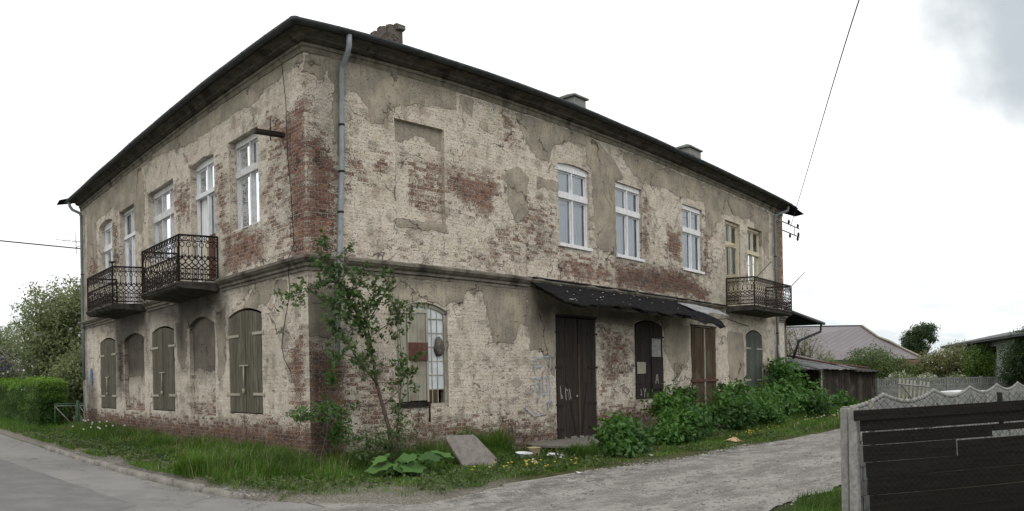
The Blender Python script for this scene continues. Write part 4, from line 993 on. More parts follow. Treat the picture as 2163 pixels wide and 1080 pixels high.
sheet_poly('road_patch', [(-4.75, 9), (-4.2, 2.3), (-3.95, -1.7), (-4.7, -2.6), (-5.9, -1.6), (-6.6, 4), (-6.4, 9)], -.041, M['patch'], .08)
TRACK = [(-1.85, -2.85), (-1.45, -3.3), (-.9, -3.9), (-.27, -4.1), (1.41, -3.5), (2.96, -3.55), (3.93, -3.8), (5.15, -4.0), (6.58, -4.2), (8.83, -4.3), (11.07, -4.45), (14, -4.5), (20, -4.4), (28, -3.6), (34, -3.0),
         (34, -8), (24, -8.6), (9, -8.7), (5, -8.4), (2.6, -8.15), (1.7, -7.95), (.8, -8.2), (-.6, -8.9), (-1.2, -9.2), (-2.4, -5.2)]
sheet_poly('gravel_track', TRACK, -.036, M['gravel'], .22, .35)
# verge: slightly raised soil between kerb and wall, falling to the track
def in_poly(P, poly): return sdf(P, poly) > 0
gx = np.arange(-2.72, 24.01, .14); gy = np.arange(-4.9, 0.14, .14)
def verge_z(P):
    x, y = P[:, 0], P[:, 1]
    zz = -.02+.10*np.clip((3-x)/4.5, 0, 1)+(fbm(P, .9, 5)-.5)*.08
    zz += .05*np.clip((y+1.2)/1.2, 0, 1)
    return zz
VERGE_S = [(-2.74, 0.3), (-2.70, -.2), (-2.5, -1.1), (-2.25, -2.3), (-1.9, -2.85), (-1.5, -3.2), (-1.0, -3.9), (-.3, -4.05), (1.4, -3.4), (3, -3.45), (3.9, -3.75), (5.2, -3.95), (6.6, -4.2), (8.8, -4.3), (11, -4.5), (14, -4.6), (20, -4.5), (24, -4.2), (24, .3)]
VERGE_W = [(-2.70, 60), (-2.72, 12), (-2.74, 5.6), (-2.68, 1.3), (-2.6, 0.2), (.3, .2), (.3, 60)]
def grid_mesh(name, x0, x1, y0, y1, st, poly, zf, mat, skirt=.06):
    X = np.arange(x0, x1+st, st); Y = np.arange(y0, y1+st, st); a, b = np.meshgrid(X, Y); P = np.stack([a.ravel(), b.ravel()], 1)
    d = sdf(P, poly); z = zf(P)*np.clip(d/.25, 0, 1)+np.where(d < 0, -.09, 0)+(-.03)*np.clip(1-d/.25, 0, 1)*(d > 0)
    nx = len(X); j, i = np.meshgrid(np.arange(len(Y)-1), np.arange(nx-1), indexing='ij'); q = (j*nx+i).ravel(); F = np.stack([q, q+1, q+nx+1, q+nx], 1)
    keep = (d[F] > -.2).all(1); me = npmesh(name, np.stack([P[:, 0], P[:, 1], z], 1), F[keep], smooth=True); return struct(link(name, me, mat))
grid_mesh('verge', -2.9, 24, -4.9, .2, .12, VERGE_S, verge_z, M['verge'])
def vergew_z(P): return .10+(fbm(P, .8, 2)-.5)*.07+.05*np.clip((P[:, 0]+1)/1., 0, 1)
grid_mesh('verge', -2.9, .3, .2, 46, .16, VERGE_W, vergew_z, M['verge'])
# kerb stones, one by one
kb = []; M['kerb'] = simple('dirty_kerb', (.17, .16, .14), (.28, .265, .235), 6, .95, (1, 1, 1), .01, .2, 0, (.07, .07, .045))
def along(poly, d):
    for a, b in zip(poly[:-1], poly[1:]):
        L_ = math.hypot(b[0]-a[0], b[1]-a[1])
        if d <= L_: t = d/L_; return (a[0]+(b[0]-a[0])*t, a[1]+(b[1]-a[1])*t, math.atan2(b[1]-a[1], b[0]-a[0]))
        d -= L_
    return None
kd = 0; kpath = [(-2.82, 8.6), (-2.82, 5.6), (-2.76, 1.3), (-2.56, -1.06), (-2.34, -2.3)]
klabels = ['far kerb stone half buried in grass, past the house corner downpipe', 'kerb stone next to the farthest one along the street edge', 'weathered kerb stone opposite the far shuttered window', 'kerb stone with grass creeping over its back edge',
           'rounded kerb stone opposite the middle shutters', 'pale kerb stone in the middle of the street edge', 'kerb stone just left of the big grass tuft', 'kerb stone behind the big grass tuft', 'kerb stone sunk low where weeds cross it',
           'worn kerb stone near the house corner', 'last but one kerb stone before the track', 'last kerb stone, almost swallowed by grass at the street corner']
for i in range(12):
    L_ = random.uniform(.82, .96); p = along(kpath, kd+L_/2)
    if not p: break
    mb = MB(); h = L_/2-.02
    prof = [(-.07, -.1), (.07, -.1), (.07, .085), (.045, .115), (-.05, .11), (-.075, .07)]
    V = [(x_, o_+random.uniform(-.006, .006), z_+random.uniform(-.008, .008)) for x_ in (-h, -h*.33, h*.33, h) for o_, z_ in prof]; k = 6
    mb.add(V, [(a*k+q, (a+1)*k+q, (a+1)*k+(q+1) % k, a*k+(q+1) % k) for a in range(3) for q in range(k)]+[tuple(reversed(range(k))), tuple(3*k+q for q in range(k))], True)
    o = mb.build('kerb_stone', M['kerb'], None); o.location = (p[0]+random.uniform(-.01, .01), p[1], -.055+random.uniform(-.03, .015)); o.rotation_euler = (random.uniform(-.05, .05), 0, p[2]+random.uniform(-.03, .03))
    tag(o, klabels[i], 'kerb stone', 'kerb stones along the street'); kd += L_+.055

# ================================================================== PLANTS
def leaves(name, C, N, size, mat, parent=None, tint=None, up=.35, aspect=.5, fold=.12, smooth=False):
    """C: (n,3) centres, N: (n,3) preferred facing (zero = random)"""
    n = len(C); C = np.asarray(C, float)
    d = RNG.normal(size=(n, 3)); d[:, 2] += up; d += np.asarray(N)*1.2; d /= np.linalg.norm(d, axis=1)[:, None]
    t = RNG.normal(size=(n, 3)); t[:, 2] -= .35; t -= d*(t*d).sum(1)[:, None]; t /= np.linalg.norm(t, axis=1)[:, None]; b = np.cross(d, t)
    s = (np.asarray(size)*(RNG.random(n)*.7+.6))[:, None]
    mid_ = C+d*s*fold
    V = np.stack([C-t*s*.5, mid_*0+C+b*s*aspect*.5-d*s*fold, C+t*s*.5-d*s*fold*.5, C-b*s*aspect*.5-d*s*fold], 1).reshape(-1, 3)
    q = np.arange(n)*4; F = np.concatenate([np.stack([q, q+1, q+2], 1), np.stack([q, q+2, q+3], 1)])
    if tint is None: tint = RNG.random(n)
    T_ = np.repeat(np.clip(tint+RNG.normal(size=n)*.12, 0, 1), 4); A = np.stack([T_, T_, T_, np.ones_like(T_)], 1)
    return link(name, npmesh(name, V, None, F, attrs={'tint': A}), mat, parent)
def blob_points(blobs, n, shell=.5, clump=9, cr=.10, rough=.22, seed=0):
    """leaf centres in clumps spread through ellipsoids (x,y,z,rx,ry,rz); returns centres, outward dirs, per leaf tint"""
    bl = np.array(blobs, float); vol = bl[:, 3]*bl[:, 4]+bl[:, 4]*bl[:, 5]+bl[:, 3]*bl[:, 5]; pr = vol/vol.sum(); nc = max(1, n//clump)
    k = RNG.choice(len(bl), nc, p=pr); u = RNG.normal(size=(nc, 3)); u /= np.linalg.norm(u, axis=1)[:, None]
    r = 1-(RNG.random(nc)**1.6)*shell
    # lumpy surface
    lump = np.array([mnoise.noise(Vector(tuple(u_*2.3))+Vector((0, 0, kk*3.1+seed))) for u_, kk in zip(u, k)]); r = r*(1+rough*lump*1.6)
    c = bl[k, :3]+u*bl[k, 3:]*r[:, None]
    ct = np.clip(.5+.55*np.array([mnoise.noise(Vector(tuple(x*1.1))) for x in c])+.18*u[:, 2], 0, 1)
    rep = RNG.integers(max(2, clump//2), clump*2-clump//2, nc); idx = np.repeat(np.arange(nc), rep)
    C = c[idx]+RNG.normal(size=(len(idx), 3))*(cr*np.array([1, 1, .75]))
    return C, u[idx]*.8, ct[idx], c
def limbs(mb, base, tips, r0, trunk_h, sway=.12, k=6, seed=1):
    """trunk plus limbs to a set of tips"""
    rs = random.Random(seed); base = Vector(base); top = base+Vector((rs.uniform(-.1, .1), rs.uniform(-.1, .1), trunk_h))
    tr = [base+(top-base)*t+Vector((rs.uniform(-1, 1), rs.uniform(-1, 1), 0))*r0*.35*(0 < t < 1) for t in (0, .3, .6, 1)]
    mb.tube([tuple(p) for p in tr], [r0*1.25, r0, r0*.9, r0*.8], k)
    for tp in tips:
        tp = Vector(tp); st = tr[rs.choice((2, 3))]; mid_ = st.lerp(tp, .5)+Vector((rs.uniform(-1, 1), rs.uniform(-1, 1), rs.uniform(0, 1)))*sway*(tp-st).length
        mb.tube([tuple(st), tuple(st.lerp(mid_, .5)+Vector((0, 0, .02))), tuple(mid_), tuple(mid_.lerp(tp, .6)), tuple(tp)], [r0*.5, r0*.42, r0*.32, r0*.2, r0*.08], 5)
def tree(name, label, cat, base, blobs, n, size, mat, r0=.12, trunk_h=1.2, tips=14, group=None, clump=9, cr=.15, shell=.5, blossom=0, bmat=None, rough=.22, aspect=.5, seed=0, up=.35, zmin=0.02):
    root = empty(name, base, label, cat, group); B = np.array(base)
    bl = [(b[0]-B[0], b[1]-B[1], b[2]-B[2], *b[3:]) for b in blobs]
    C, N, t, cl = blob_points(bl, n, shell, clump, cr, rough, seed)
    ok = C[:, 2] > zmin; C, N, t = C[ok], N[ok], t[ok]
    leaves('crown' if r0 > .05 else 'foliage', C, N, size, mat, root, t, up, aspect)
    mb = MB(); sel = [cl[i] for i in RNG.choice(len(cl), min(tips, len(cl)), replace=False)]
    limbs(mb, (0, 0, -.05), sel, r0, trunk_h, seed=seed); mb.build('trunk' if r0 > .05 else 'stem', M['bark'], root)
    if blossom:
        C, N, t, _ = blob_points(bl, blossom, .25, 5, cr*.6, rough, seed+5); ok = C[:, 2] > zmin; leaves('blossom', C[ok], N[ok], size*.8, bmat, root, t[ok], .2, .9)
    return root

# hedge along the street, clipped
root = empty('hedge', (-.82, 16.1, 0), 'dense clipped green hedge with a light green top beside the street, left of the house', 'hedge')
hl = 17.0; pts = []; nr = []
n = 46000; u = RNG.random(n)
yy = RNG.random(n)*hl; side = RNG.random(n)
X = np.zeros(n); Z = np.zeros(n); Nn = np.zeros((n, 3))
h_ = lambda y: 1.80+.10*np.sin(y*.9)+.05*np.sin(y*3.1)+.012*y
a = side < .50; X[a] = -.56+RNG.normal(size=a.sum())*.045; Z[a] = RNG.random(a.sum())*h_(yy[a]); Nn[a, 0] = -1; X[a] += .04*np.clip((Z[a]-1.5)/.3, 0, 1)**2-.05*np.sin(yy[a]*1.3)*np.sin(Z[a]*2.2)
b_ = (side >= .50) & (side < .84); X[b_] = RNG.random(b_.sum())*1.12-.56; Z[b_] = h_(yy[b_])+RNG.normal(size=b_.sum())*.04-.12*np.abs(X[b_]/.58)**6; Nn[b_, 2] = 1
c_ = side >= .84; yy[c_] = RNG.normal(size=c_.sum())*.05+.10*RNG.random(c_.sum()); X[c_] = RNG.random(c_.sum())*1.12-.56; Z[c_] = RNG.random(c_.sum())*1.78; Nn[c_, 1] = -1; yy[c_] += .08*np.clip((Z[c_]-1.5)/.3, 0, 1)**2
lump = fbm(np.stack([yy+X, Z*1.3], 1), 1.6, 8)-.5
X += Nn[:, 0]*lump*.28; yy += Nn[:, 1]*lump*.28; Z += Nn[:, 2]*lump*.16
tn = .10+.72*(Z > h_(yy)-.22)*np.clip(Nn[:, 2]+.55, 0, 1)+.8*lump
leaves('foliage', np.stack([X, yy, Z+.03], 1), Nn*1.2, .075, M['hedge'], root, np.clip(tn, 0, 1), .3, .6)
mb = MB(); mb.box(-.42, .42, .2, hl, .0, 1.5, .05); mb.build('core', M['soil'], root)

# trees behind the hedge
tree('fruit_tree', 'tall spreading fruit tree with small pale leaves and blossom, behind the hedge', 'tree', (2.0, 24.5, 0),
     [(2.0, 24.5, 3.4, 3.0, 3.0, 2.4), (0.9, 24, 3.4, 1.3, 1.6, 1.7), (3.6, 25.5, 3.6, 2.4, 2.4, 2.6), (1.2, 24, 5.2, 1.7, 1.8, 1.4), (2.8, 25, 5.6, 1.5, 1.6, 1.2), (1.0, 38, 4.6, 2.0, 1.6, 1.2)], 52000, .16, M['fruit'], .16, 1.6, 90, None, 12, .20, .75, 900, M['blossom'], .4, seed=1)
tree('fruit_tree', 'lower dark leafy tree against the house end behind the metal gate', 'tree', (2.2, 20.5, 0),
     [(2.0, 20.4, 2.0, 1.6, 1.5, 1.7), (1.0, 20.8, 1.6, 1.1, 1.2, 1.3), (2.9, 20.2, 2.6, 1.2, 1.2, 1.3)], 20000, .14, M['fruit'], .09, .8, 26, None, 8, .16, .6, seed=2)
tree('dense_tree', 'dark green tree far left behind the lilac', 'tree', (1.0, 38, 0), [(1.0, 38, 2.6, 3.0, 2.2, 2.0), (-1.6, 38, 2.2, 2.0, 2, 1.6)], 14000, .15, M['mid'], .12, 1.2, 20, None, 8, .25, .5, seed=3)
tree('lilac', 'lilac bush with pale violet flowers behind the hedge at the left edge', 'bush', (.4, 33.0, 0), [(.1, 33, 2.75, .8, .7, .75), (1.0, 33.2, 2.2, .9, .7, .7)], 5500, .11, M['deep'], .04, .6, 14, None, 7, .12, .6, 3800, M['lilac'], seed=4)
tree('dense_tree', 'large dark tree mass at the far left horizon', 'tree', (-6, 62, 0), [(-6, 62, 3.2, 7, 4, 2.6), (2, 64, 3.0, 6, 4, 2.6)], 7000, .35, M['deep'], .2, 1.5, 12, None, 8, .5, .5, seed=5)

# elder bushes along the south wall
EL = dict(size=.15, mat=M['elder'], r0=.022, trunk_h=.25, tips=16, group='elder bushes along the long wall', clump=9, cr=.12, shell=.55, rough=.6, up=.7)
tree('elder_bush', 'small low leafy bush right of the stone step in front of the black door', 'bush', (6.1, -2.5, -.05), [(6.1, -2.5, .25, .55, .5, .34), (6.35, -2.2, .50, .28, .28, .26), (5.5, -2.8, .10, .25, .25, .16)], n=2600, seed=11, **EL)
tree('elder_bush', 'wide dark leafy bush below the black shutters, left part of the row', 'bush', (9.0, -2.3, -.05), [(9.1, -2.2, .34, .75, .6, .42), (10.1, -1.7, .50, .6, .6, .42), (10.4, -.9, .85, .35, .4, .36), (8.3, -2.4, .18, .4, .4, .24)], n=5200, seed=12, **EL)
tree('elder_bush', 'leafy bush in front of the brown double door', 'bush', (12.0, -1.7, -.05), [(12.7, -1.7, .50, .75, .7, .50), (13.9, -1.2, .95, .6, .55, .42), (12.0, -.6, 1.05, .30, .3, .2), (14.4, -2.0, .40, .6, .6, .42)], n=6200, seed=13, **EL)
tree('elder_bush', 'tallest leafy bush climbing the wall by the right end downpipe', 'bush', (18.2, -1.5, -.05), [(17.2, -1.2, .6, .8, .8, .62), (18.9, -.9, 1.1, .85, .6, .8), (19.3, -.5, 1.75, .5, .35, .38), (18.9, -1.9, .5, .8, .7, .5), (16.0, -1.1, .65, .55, .5, .5), (20.0, -1.6, .5, .6, .5, .4)], n=11500, seed=14, **{**EL, 'size': .16, 'cr': .15})
tree('elder_bush', 'small bright green bush at the foot of the wooden shed', 'bush', (24.5, -1.2, -.05), [(24.5, -1.2, .3, .7, .5, .35)], n=2200, seed=15, **EL)

# sapling against the corner
root = empty('sapling', (1.1, -.85, .02), 'slender young apple tree leaning left across the downpipe at the house corner', 'tree')
def sp(pts, off0, off1): return [Vector((x-1.1, -(off0+(off1-off0)*i/(len(pts)-1))+.85, z-.02)) for i, (x, z) in enumerate(pts)]
br = [(sp([(1.2, .0), (1.14, .76), (.89, 1.56), (.83, 2.02), (.6, 2.68), (.33, 3.1), (.1, 3.36), (-.03, 3.66), (-.12, 4.15)], .85, .75), .038),
      (sp([(.83, 2.02), (.67, 2.64), (1.03, 3.2), (1.14, 3.61)], .82, 1.0), .018), (sp([(.89, 1.56), (.42, 2.02), (.15, 2.4), (-.25, 2.69)], .85, .95), .018),
      (sp([(.1, 3.36), (-.31, 3.3), (-.75, 3.08), (-1.0, 3.02)], .78, .85), .012), (sp([(1.3, 0), (1.21, .72), (1.3, 1.43), (1.34, 1.82), (1.24, 2.81), (1.17, 3.0)], .95, 1.05), .014),
      (sp([(.85, 1.2), (.4, 1.18), (-.02, 1.05), (-.6, 1.0), (-.9, 1.05)], .85, 1.0), .011), (sp([(.72, 2.4), (1.2, 2.7), (1.62, 3.0)], .85, 1.0), .011), (sp([(.33, 3.1), (.5, 3.5), (.72, 3.72)], .8, .9), .010),
      (sp([(.6, 2.68), (.2, 2.75), (-.2, 3.0)], .8, .8), .010), (sp([(.33, 3.1), (.0, 3.05), (-.35, 2.8)], .8, .9), .010), (sp([(.1, 3.36), (-.15, 3.6), (-.4, 3.65)], .78, .8), .008), (sp([(.6, 2.68), (.85, 3.05), (.8, 3.4)], .8, .9), .009), (sp([(.42, 2.02), (.1, 2.1), (-.1, 1.95)], .9, .9), .009), (sp([(.67, 2.64), (.4, 2.9), (.45, 3.3)], .85, .9), .009), (sp([(1.0, 1.2), (1.5, 1.6), (1.7, 2.1)], .9, 1.0), .010), (sp([(1.1, .4), (.5, .6), (.1, .5)], .9, 1.0), .01), (sp([(.1, 3.36), (.3, 3.75), (.25, 4.0)], .8, .8), .008)]
tm = MB(); LC = []; LT = []
for bi, (pts, r) in enumerate(br):
    tm.tube([tuple(p) for p in pts], [r*(1-.8*i/(len(pts)-1)) for i in range(len(pts))], 6)
    L_ = sum((b-a).length for a, b in zip(pts[:-1], pts[1:]))
    for q in range(int(L_*(22 if bi in (0, 2, 3, 8, 9, 10, 11, 13) else 15))):
        t = random.uniform(.28 if bi == 0 else .12, 1)*(len(pts)-1); i = min(int(t), len(pts)-2); p = pts[i].lerp(pts[i+1], t-i)
        dv = Vector((random.gauss(0, 1), random.gauss(0, .6), random.gauss(.25, .7))).normalized(); tl = random.uniform(.08, .32)
        e = p+dv*tl; tm.tube([tuple(p), tuple(p.lerp(e, .5)+Vector((0, 0, .01))), tuple(e)], [.005, .004, .002], 3, False)
        for k_ in range(random.randint(6, 13)):
            c = p.lerp(e, random.uniform(.25, 1.1)); LC.append((c.x+random.gauss(0, .028), c.y+random.gauss(0, .028), c.z+random.gauss(0, .028))); LT.append(random.random())
tm.build('trunk', M['bark'], root); leaves('crown', np.array(LC), np.zeros((len(LC), 3)), .092, M['apple'], root, np.array(LT), .5, .55)
# low scrub at the sapling's foot, ivy on the corner
tree('scrub', 'tangle of thin reddish shoots and small leaves at the foot of the young tree', 'bush', (1.0, -1.0, .02), [(1.1, -1.0, .55, .65, .35, .45), (.5, -.9, .35, .5, .3, .3)], 1500, .055, M['apple'], .012, .1, 40, None, 5, .06, .8, seed=21)
tree('corner_shrub', 'small dark leafy shoots growing out of the brick corner', 'bush', (-.05, -.35, .2), [(.1, -.35, 1.15, .42, .16, .22), (-.35, -.25, 1.05, .3, .14, .12), (.35, -.35, .75, .25, .14, .25), (.3, -.3, 1.7, .12, .1, .3)], 1100, .075, M['elder'], .012, .5, 14, None, 7, .05, .8, seed=22, zmin=.2)
# burdock
root = empty('burdock', (.75, -1.9, 0), 'low plant with very broad crinkled leaves in front of the house corner', 'plant')
for (name_, cx_, cy_, nn, rr) in (('leaf', 0, 0, 24, .85),):
    for i in range(nn):
        an = random.uniform(0, 6.28); r_ = random.uniform(.15, rr); cx2 = cx_+math.cos(an)*r_; cy2 = cy_+math.sin(an)*r_*.6; zt = random.uniform(.10, .38); sz = random.uniform(.11, .20)
        mb = MB(); V = [(cx2, cy2, zt-.03)]
        for q in range(14):
            t = q/14*6.283; rr2 = sz*(1+(.22 if q % 2 else -.10))*(1.1-.25*math.cos(t-an))*random.uniform(.93, 1.07) ; V.append((cx2+math.cos(t)*rr2, cy2+math.sin(t)*rr2*.8, zt+.018*math.sin(q*1.9+i)-.06*math.cos(t-an)+random.uniform(-.01, .01)))
        mb.add(V, [(0, q+1, (q+1) % 14+1) for q in range(14)], True); mb.tube([(cx_+.1*math.cos(an), cy_, 0), (cx2*.7, cy2*.7, zt*.8), (cx2, cy2, zt-.03)], [.012, .01, .007], 5)
        o = mb.build('leaf', M['rhubarb'], root); tv = random.random()
        at = o.data.attributes.new('tint', 'FLOAT_COLOR', 'POINT'); at.data.foreach_set('color', np.tile([tv, tv, tv, 1.], len(o.data.vertices)))

# grass: one countless mass of blades
def grass(name, regions):
    Vs = []; Fs = []; T_ = []; n0 = 0
    for (n, sampler, hf, zf, wd) in regions:
        P = sampler(n); n = len(P)
        if not n: continue
        P3 = fbm(P, 1.5, 12); h = hf(P)*(RNG.random(n)*.8+.4)*(.35+1.3*fbm(P, 3.4, 31)); z = zf(P)-.02
        an = RNG.random(n)*6.283; ln = RNG.random(n)*.8+.15; w_ = wd*(RNG.random(n)*.6+.7)
        dx, dy = np.cos(an), np.sin(an); lx, ly = np.cos(an+1.3), np.sin(an+1.3)
        b1 = np.stack([P[:, 0]-dx*w_, P[:, 1]-dy*w_, z], 1); b2 = np.stack([P[:, 0]+dx*w_, P[:, 1]+dy*w_, z], 1)
        m1 = np.stack([P[:, 0]+lx*ln*h*.35-dx*w_*.8, P[:, 1]+ly*ln*h*.35-dy*w_*.8, z+h*.6], 1); m2 = m1+np.stack([dx*w_*1.6, dy*w_*1.6, 0*w_], 1)
        tp = np.stack([P[:, 0]+lx*ln*h, P[:, 1]+ly*ln*h, z+h*(1-.25*ln)], 1)
        V = np.stack([b1, b2, m2, m1, tp], 1).reshape(-1, 3); q = np.arange(n)*5+n0
        Vs.append(V); Fs.append((np.stack([q, q+1, q+2, q+3], 1), np.stack([q+3, q+2, q+4], 1))); n0 += n*5
        tn = np.clip(-.05+1.15*P3+RNG.normal(size=n)*.22+.25*(h < .12), 0, 1); T_.append(np.repeat(tn, 5))
    V = np.concatenate(Vs); T_ = np.concatenate(T_)
    me = npmesh(name, V, np.concatenate([f[0] for f in Fs]), np.concatenate([f[1] for f in Fs]), attrs={'tint': np.stack([T_, T_, T_, np.ones_like(T_)], 1)})
    return me
def samp(poly, cond=None):
    pl = np.array(poly); lo, hi = pl.min(0), pl.max(0)
    def f(n):
        P = lo+RNG.random((n, 2))*(hi-lo); P = P[sdf(P, poly) > 0]
        if cond is not None: P = P[RNG.random(len(P)) < cond(P)]
        return P
    return f
gr_s = [(-2.60, 0.3), (-2.62, -.2), (-2.42, -1.1), (-2.15, -2.2), (-1.8, -2.75), (-1.4, -3.1), (-.9, -3.75), (-.3, -3.95), (1.4, -3.35), (3, -3.35), (3.9, -3.5), (5.2, -3.6), (6.6, -3.9), (8.8, -4.2), (11, -4.4), (13.5, -4.5), (13.5, 0), (0, 0), (0, .3)]
gr_f = [(13.5, -4.5), (20, -4.4), (28, -3.7), (36, -3.4), (36, 1), (24, 0), (13.5, 0)]
gr_w = [(-2.62, 14), (-2.66, 5.6), (-2.6, 1.3), (-2.55, .3), (-.02, .3), (-.02, 14)]
gr_wf = [(-2.62, 14), (-2.62, 40), (-1.2, 40), (-1.2, 16), (1.5, 16), (1.5, 14.9), (0, 14.9), (0, 14)]
def patchy(lo, hi, seed=3, sc=1.1):
    return lambda P: np.clip((fbm(P, sc, seed)-lo)/(hi-lo), .04, 1)
def s_cond(P):
    x, y = P[:, 0], P[:, 1]
    c = patchy(.22, .46)(P)
    step_ = (x > 4.6) & (x < 8.6) & (y > -2.6); c *= np.where(step_, .10, 1)
    bare = (x > 3.6) & (y < -2.2-.08*(x-3.6)) & (x < 9.5); c *= np.where(bare, np.clip((fbm(P, 1.6, 8)-.40)/.2, .05, 1)*.8, 1)
    e = sdf(P, gr_s); c *= np.clip((e+.55*(fbm(P, 2.3, 61)-.40))/.45, .03, 1); c *= np.where((x < .8) & (y < -1.5), np.clip((fbm(P, 2.1, 23)-.36-.05*(y < -2.6))/.10, .22, 1), 1)
    return c
def w_cond(P):
    c = patchy(.15, .35)(P); c *= np.where(P[:, 0] < -1.55, np.clip((fbm(P, 1.7, 14)-.42)/.12, .04, 1), 1); return c
zs = lambda P: verge_z(P)
hs = lambda P: .10+.24*np.clip((P[:, 1]+1.5)/1.0, 0, 1)*(P[:, 0] < 4.4)+.10*np.clip((P[:, 1]+2.3)/2, 0, 1)
hw = lambda P: .09+.27*np.clip((P[:, 0]+1.6)/.9, 0, 1)
me = grass('grass', [(150000, samp(gr_s, s_cond), hs, zs, .0042), (60000, samp(gr_w, w_cond), hw, vergew_z, .0050), (30000, samp(gr_wf), lambda P: .26+0*P[:, 0], vergew_z, .008),
                    (52000, samp(gr_f, patchy(.15, .3)), lambda P: .17+.12*(P[:, 1] > -2.2), lambda P: verge_z(P)*0, .009),
                    (2600, samp([(3.3, -.75), (4.7, -.6), (4.7, -.05), (3.3, -.05)]), lambda P: .62+0*P[:, 0], zs, .006),
                    (2200, samp([(-2.5, -.35), (-2.0, -.25), (-1.95, .2), (-2.6, .2)]), lambda P: .34+0*P[:, 0], zs, .005),
                    (1800, samp([(4.7, -2.6), (5.4, -2.6), (5.4, -2.0), (4.7, -2.0)]), lambda P: .28+0*P[:, 0], zs, .005),
                    (16000, samp([(-.6, -9.1), (.8, -8.45), (1.7, -8.15), (2.6, -8.35), (5, -8.6), (9, -8.8), (9, -9.9), (.8, -9.1), (.3, -9.6)]), lambda P: .16+0*P[:, 0], lambda P: P[:, 0]*0-.03, .004)])
struct(link('grass', me, M['grass']), 'stuff')

M['straw'] = leafmat('dry_straw', (.16, .13, .065), (.34, .29, .17), .8, .2)
me = grass('dry_grass', [(7000, samp(gr_s, patchy(.35, .6, 7)), lambda P: hs(P)*1.15, zs, .0035), (5000, samp(gr_w, patchy(.35, .6, 7)), lambda P: hw(P)*1.2, vergew_z, .004), (3000, samp(gr_f), lambda P: .2+0*P[:, 0], lambda P: P[:, 0]*0, .007)])
struct(link('dry_grass', me, M['straw']), 'stuff')
Pw_ = np.concatenate([samp(gr_s, patchy(.45, .62, 17))(6000), samp(gr_w, patchy(.45, .62, 17))(4000)])
idx = RNG.integers(0, len(Pw_), len(Pw_)*4); Pc = Pw_[idx]+RNG.normal(size=(len(idx), 2))*.045; zc_ = np.where(Pc[:, 1] > .2, vergew_z(Pc), verge_z(Pc))+.03+RNG.random(len(idx))*.10
o = leaves('weeds', np.column_stack([Pc, zc_]), np.tile([0, 0, .6], (len(idx), 1)), .075, M['mid'], None, None, .8, .55); struct(o, 'stuff')

# loose stones on the track and along the road edge: a countless scatter
def pebbles(name, polys, mat):
    V = []; F = []; n0 = 0
    ico = np.array([(0, 0, 1), (.9, 0, .1), (.28, .85, .1), (-.73, .53, .1), (-.73, -.53, .1), (.28, -.85, .1)]); tri = np.array([(0, 1, 2), (0, 2, 3), (0, 3, 4), (0, 4, 5), (0, 5, 1)])
    for poly, n, smax, z in polys:
        P = samp(poly)(n); m_ = len(P); s_ = (RNG.random(m_)**3*smax+.006)[:, None, None]; a = RNG.random(m_)*6.283
        R_ = np.stack([np.stack([np.cos(a), -np.sin(a)], 1), np.stack([np.sin(a), np.cos(a)], 1)], 1)
        B = np.tile(ico, (m_, 1, 1)); B = B*(1+RNG.normal(size=B.shape)*.18); B[:, :, 2] *= .55; B[:, :, :2] = np.einsum('nij,nkj->nki', R_, B[:, :, :2]*np.array([1.25, .85]))
        V.append((B*s_+np.concatenate([P, np.full((m_, 1), z)], 1)[:, None]).reshape(-1, 3)); F.append((tri[None]+(np.arange(m_)*6)[:, None, None]).reshape(-1, 3)+n0); n0 += m_*6
    me = npmesh(name, np.concatenate(V), None, np.concatenate(F)); return struct(link(name, me, mat), 'stuff')
M['pebble'] = simple('pebbles', (.13, .125, .115), (.34, .33, .30), 3, .9, (1, 1, 1), 0, .2)
pebbles('gravel_stones', [([(-2.0, -3.2), (1.4, -3.6), (8.8, -4.4), (14, -4.6), (14, -8.5), (.8, -8.2), (-1.5, -8.8)], 26000, .022, -.034), ([(-.5, -3.9), (4, -3.5), (10, -4.1), (10, -4.9), (4, -4.5), (-.5, -4.8)], 9000, .03, -.034),
        ([(-3.1, 8), (-2.7, 8), (-2.4, -2.6), (-1.3, -4.8), (-2.6, -4.6), (-3.0, 0)], 5200, .02, -.042), ([(-2.7, 7), (-1.9, 7), (-1.7, -2.7), (-2.5, -2.3)], 2500, .03, .04)], M['pebble'])

# dandelions and cow parsley, each its own little plant
def flower_patch(name, mat, pts, size, zoff, label, cat, group, head='disc'):
    pass
def flower(x, y, z, h, kind, label, group):
    mb = MB(); mb.tube([(0, 0, 0), (.01, .0, h*.6), (.015, 0, h)], .004, 4, False); o = mb.build(kind, M['grass'], None)
    at = o.data.attributes.new('tint', 'FLOAT_COLOR', 'POINT'); at.data.foreach_set('color', np.tile([.6, .6, .6, 1.], len(o.data.vertices)))
    o.location = (x, y, z)
    hd = MB(); R_ = {'dandelion': .022, 'dandelion_clock': .024, 'cow_parsley': .028}[kind]
    if kind == 'dandelion': hd.tube([(.015, 0, h), (.015, 0, h+.012), (.015, 0, h+.018)], [R_*.6, R_, R_*.7], 9)
    else: hd.tube([(.015, 0, h-R_*.6), (.015, 0, h-R_*.2), (.015, 0, h+R_*.4), (.015, 0, h+R_*.9)], [R_*.5, R_, R_*.9, R_*.4], 9)
    f = hd.build('flower_head', M['yellow'] if kind == 'dandelion' else M['fluff'], o); at = f.data.attributes.new('tint', 'FLOAT_COLOR', 'POINT'); at.data.foreach_set('color', np.tile([.7, .7, .7, 1.], len(f.data.vertices)))
    return tag(o, label, {'dandelion': 'dandelion', 'dandelion_clock': 'dandelion', 'cow_parsley': 'wild flower'}[kind], group)
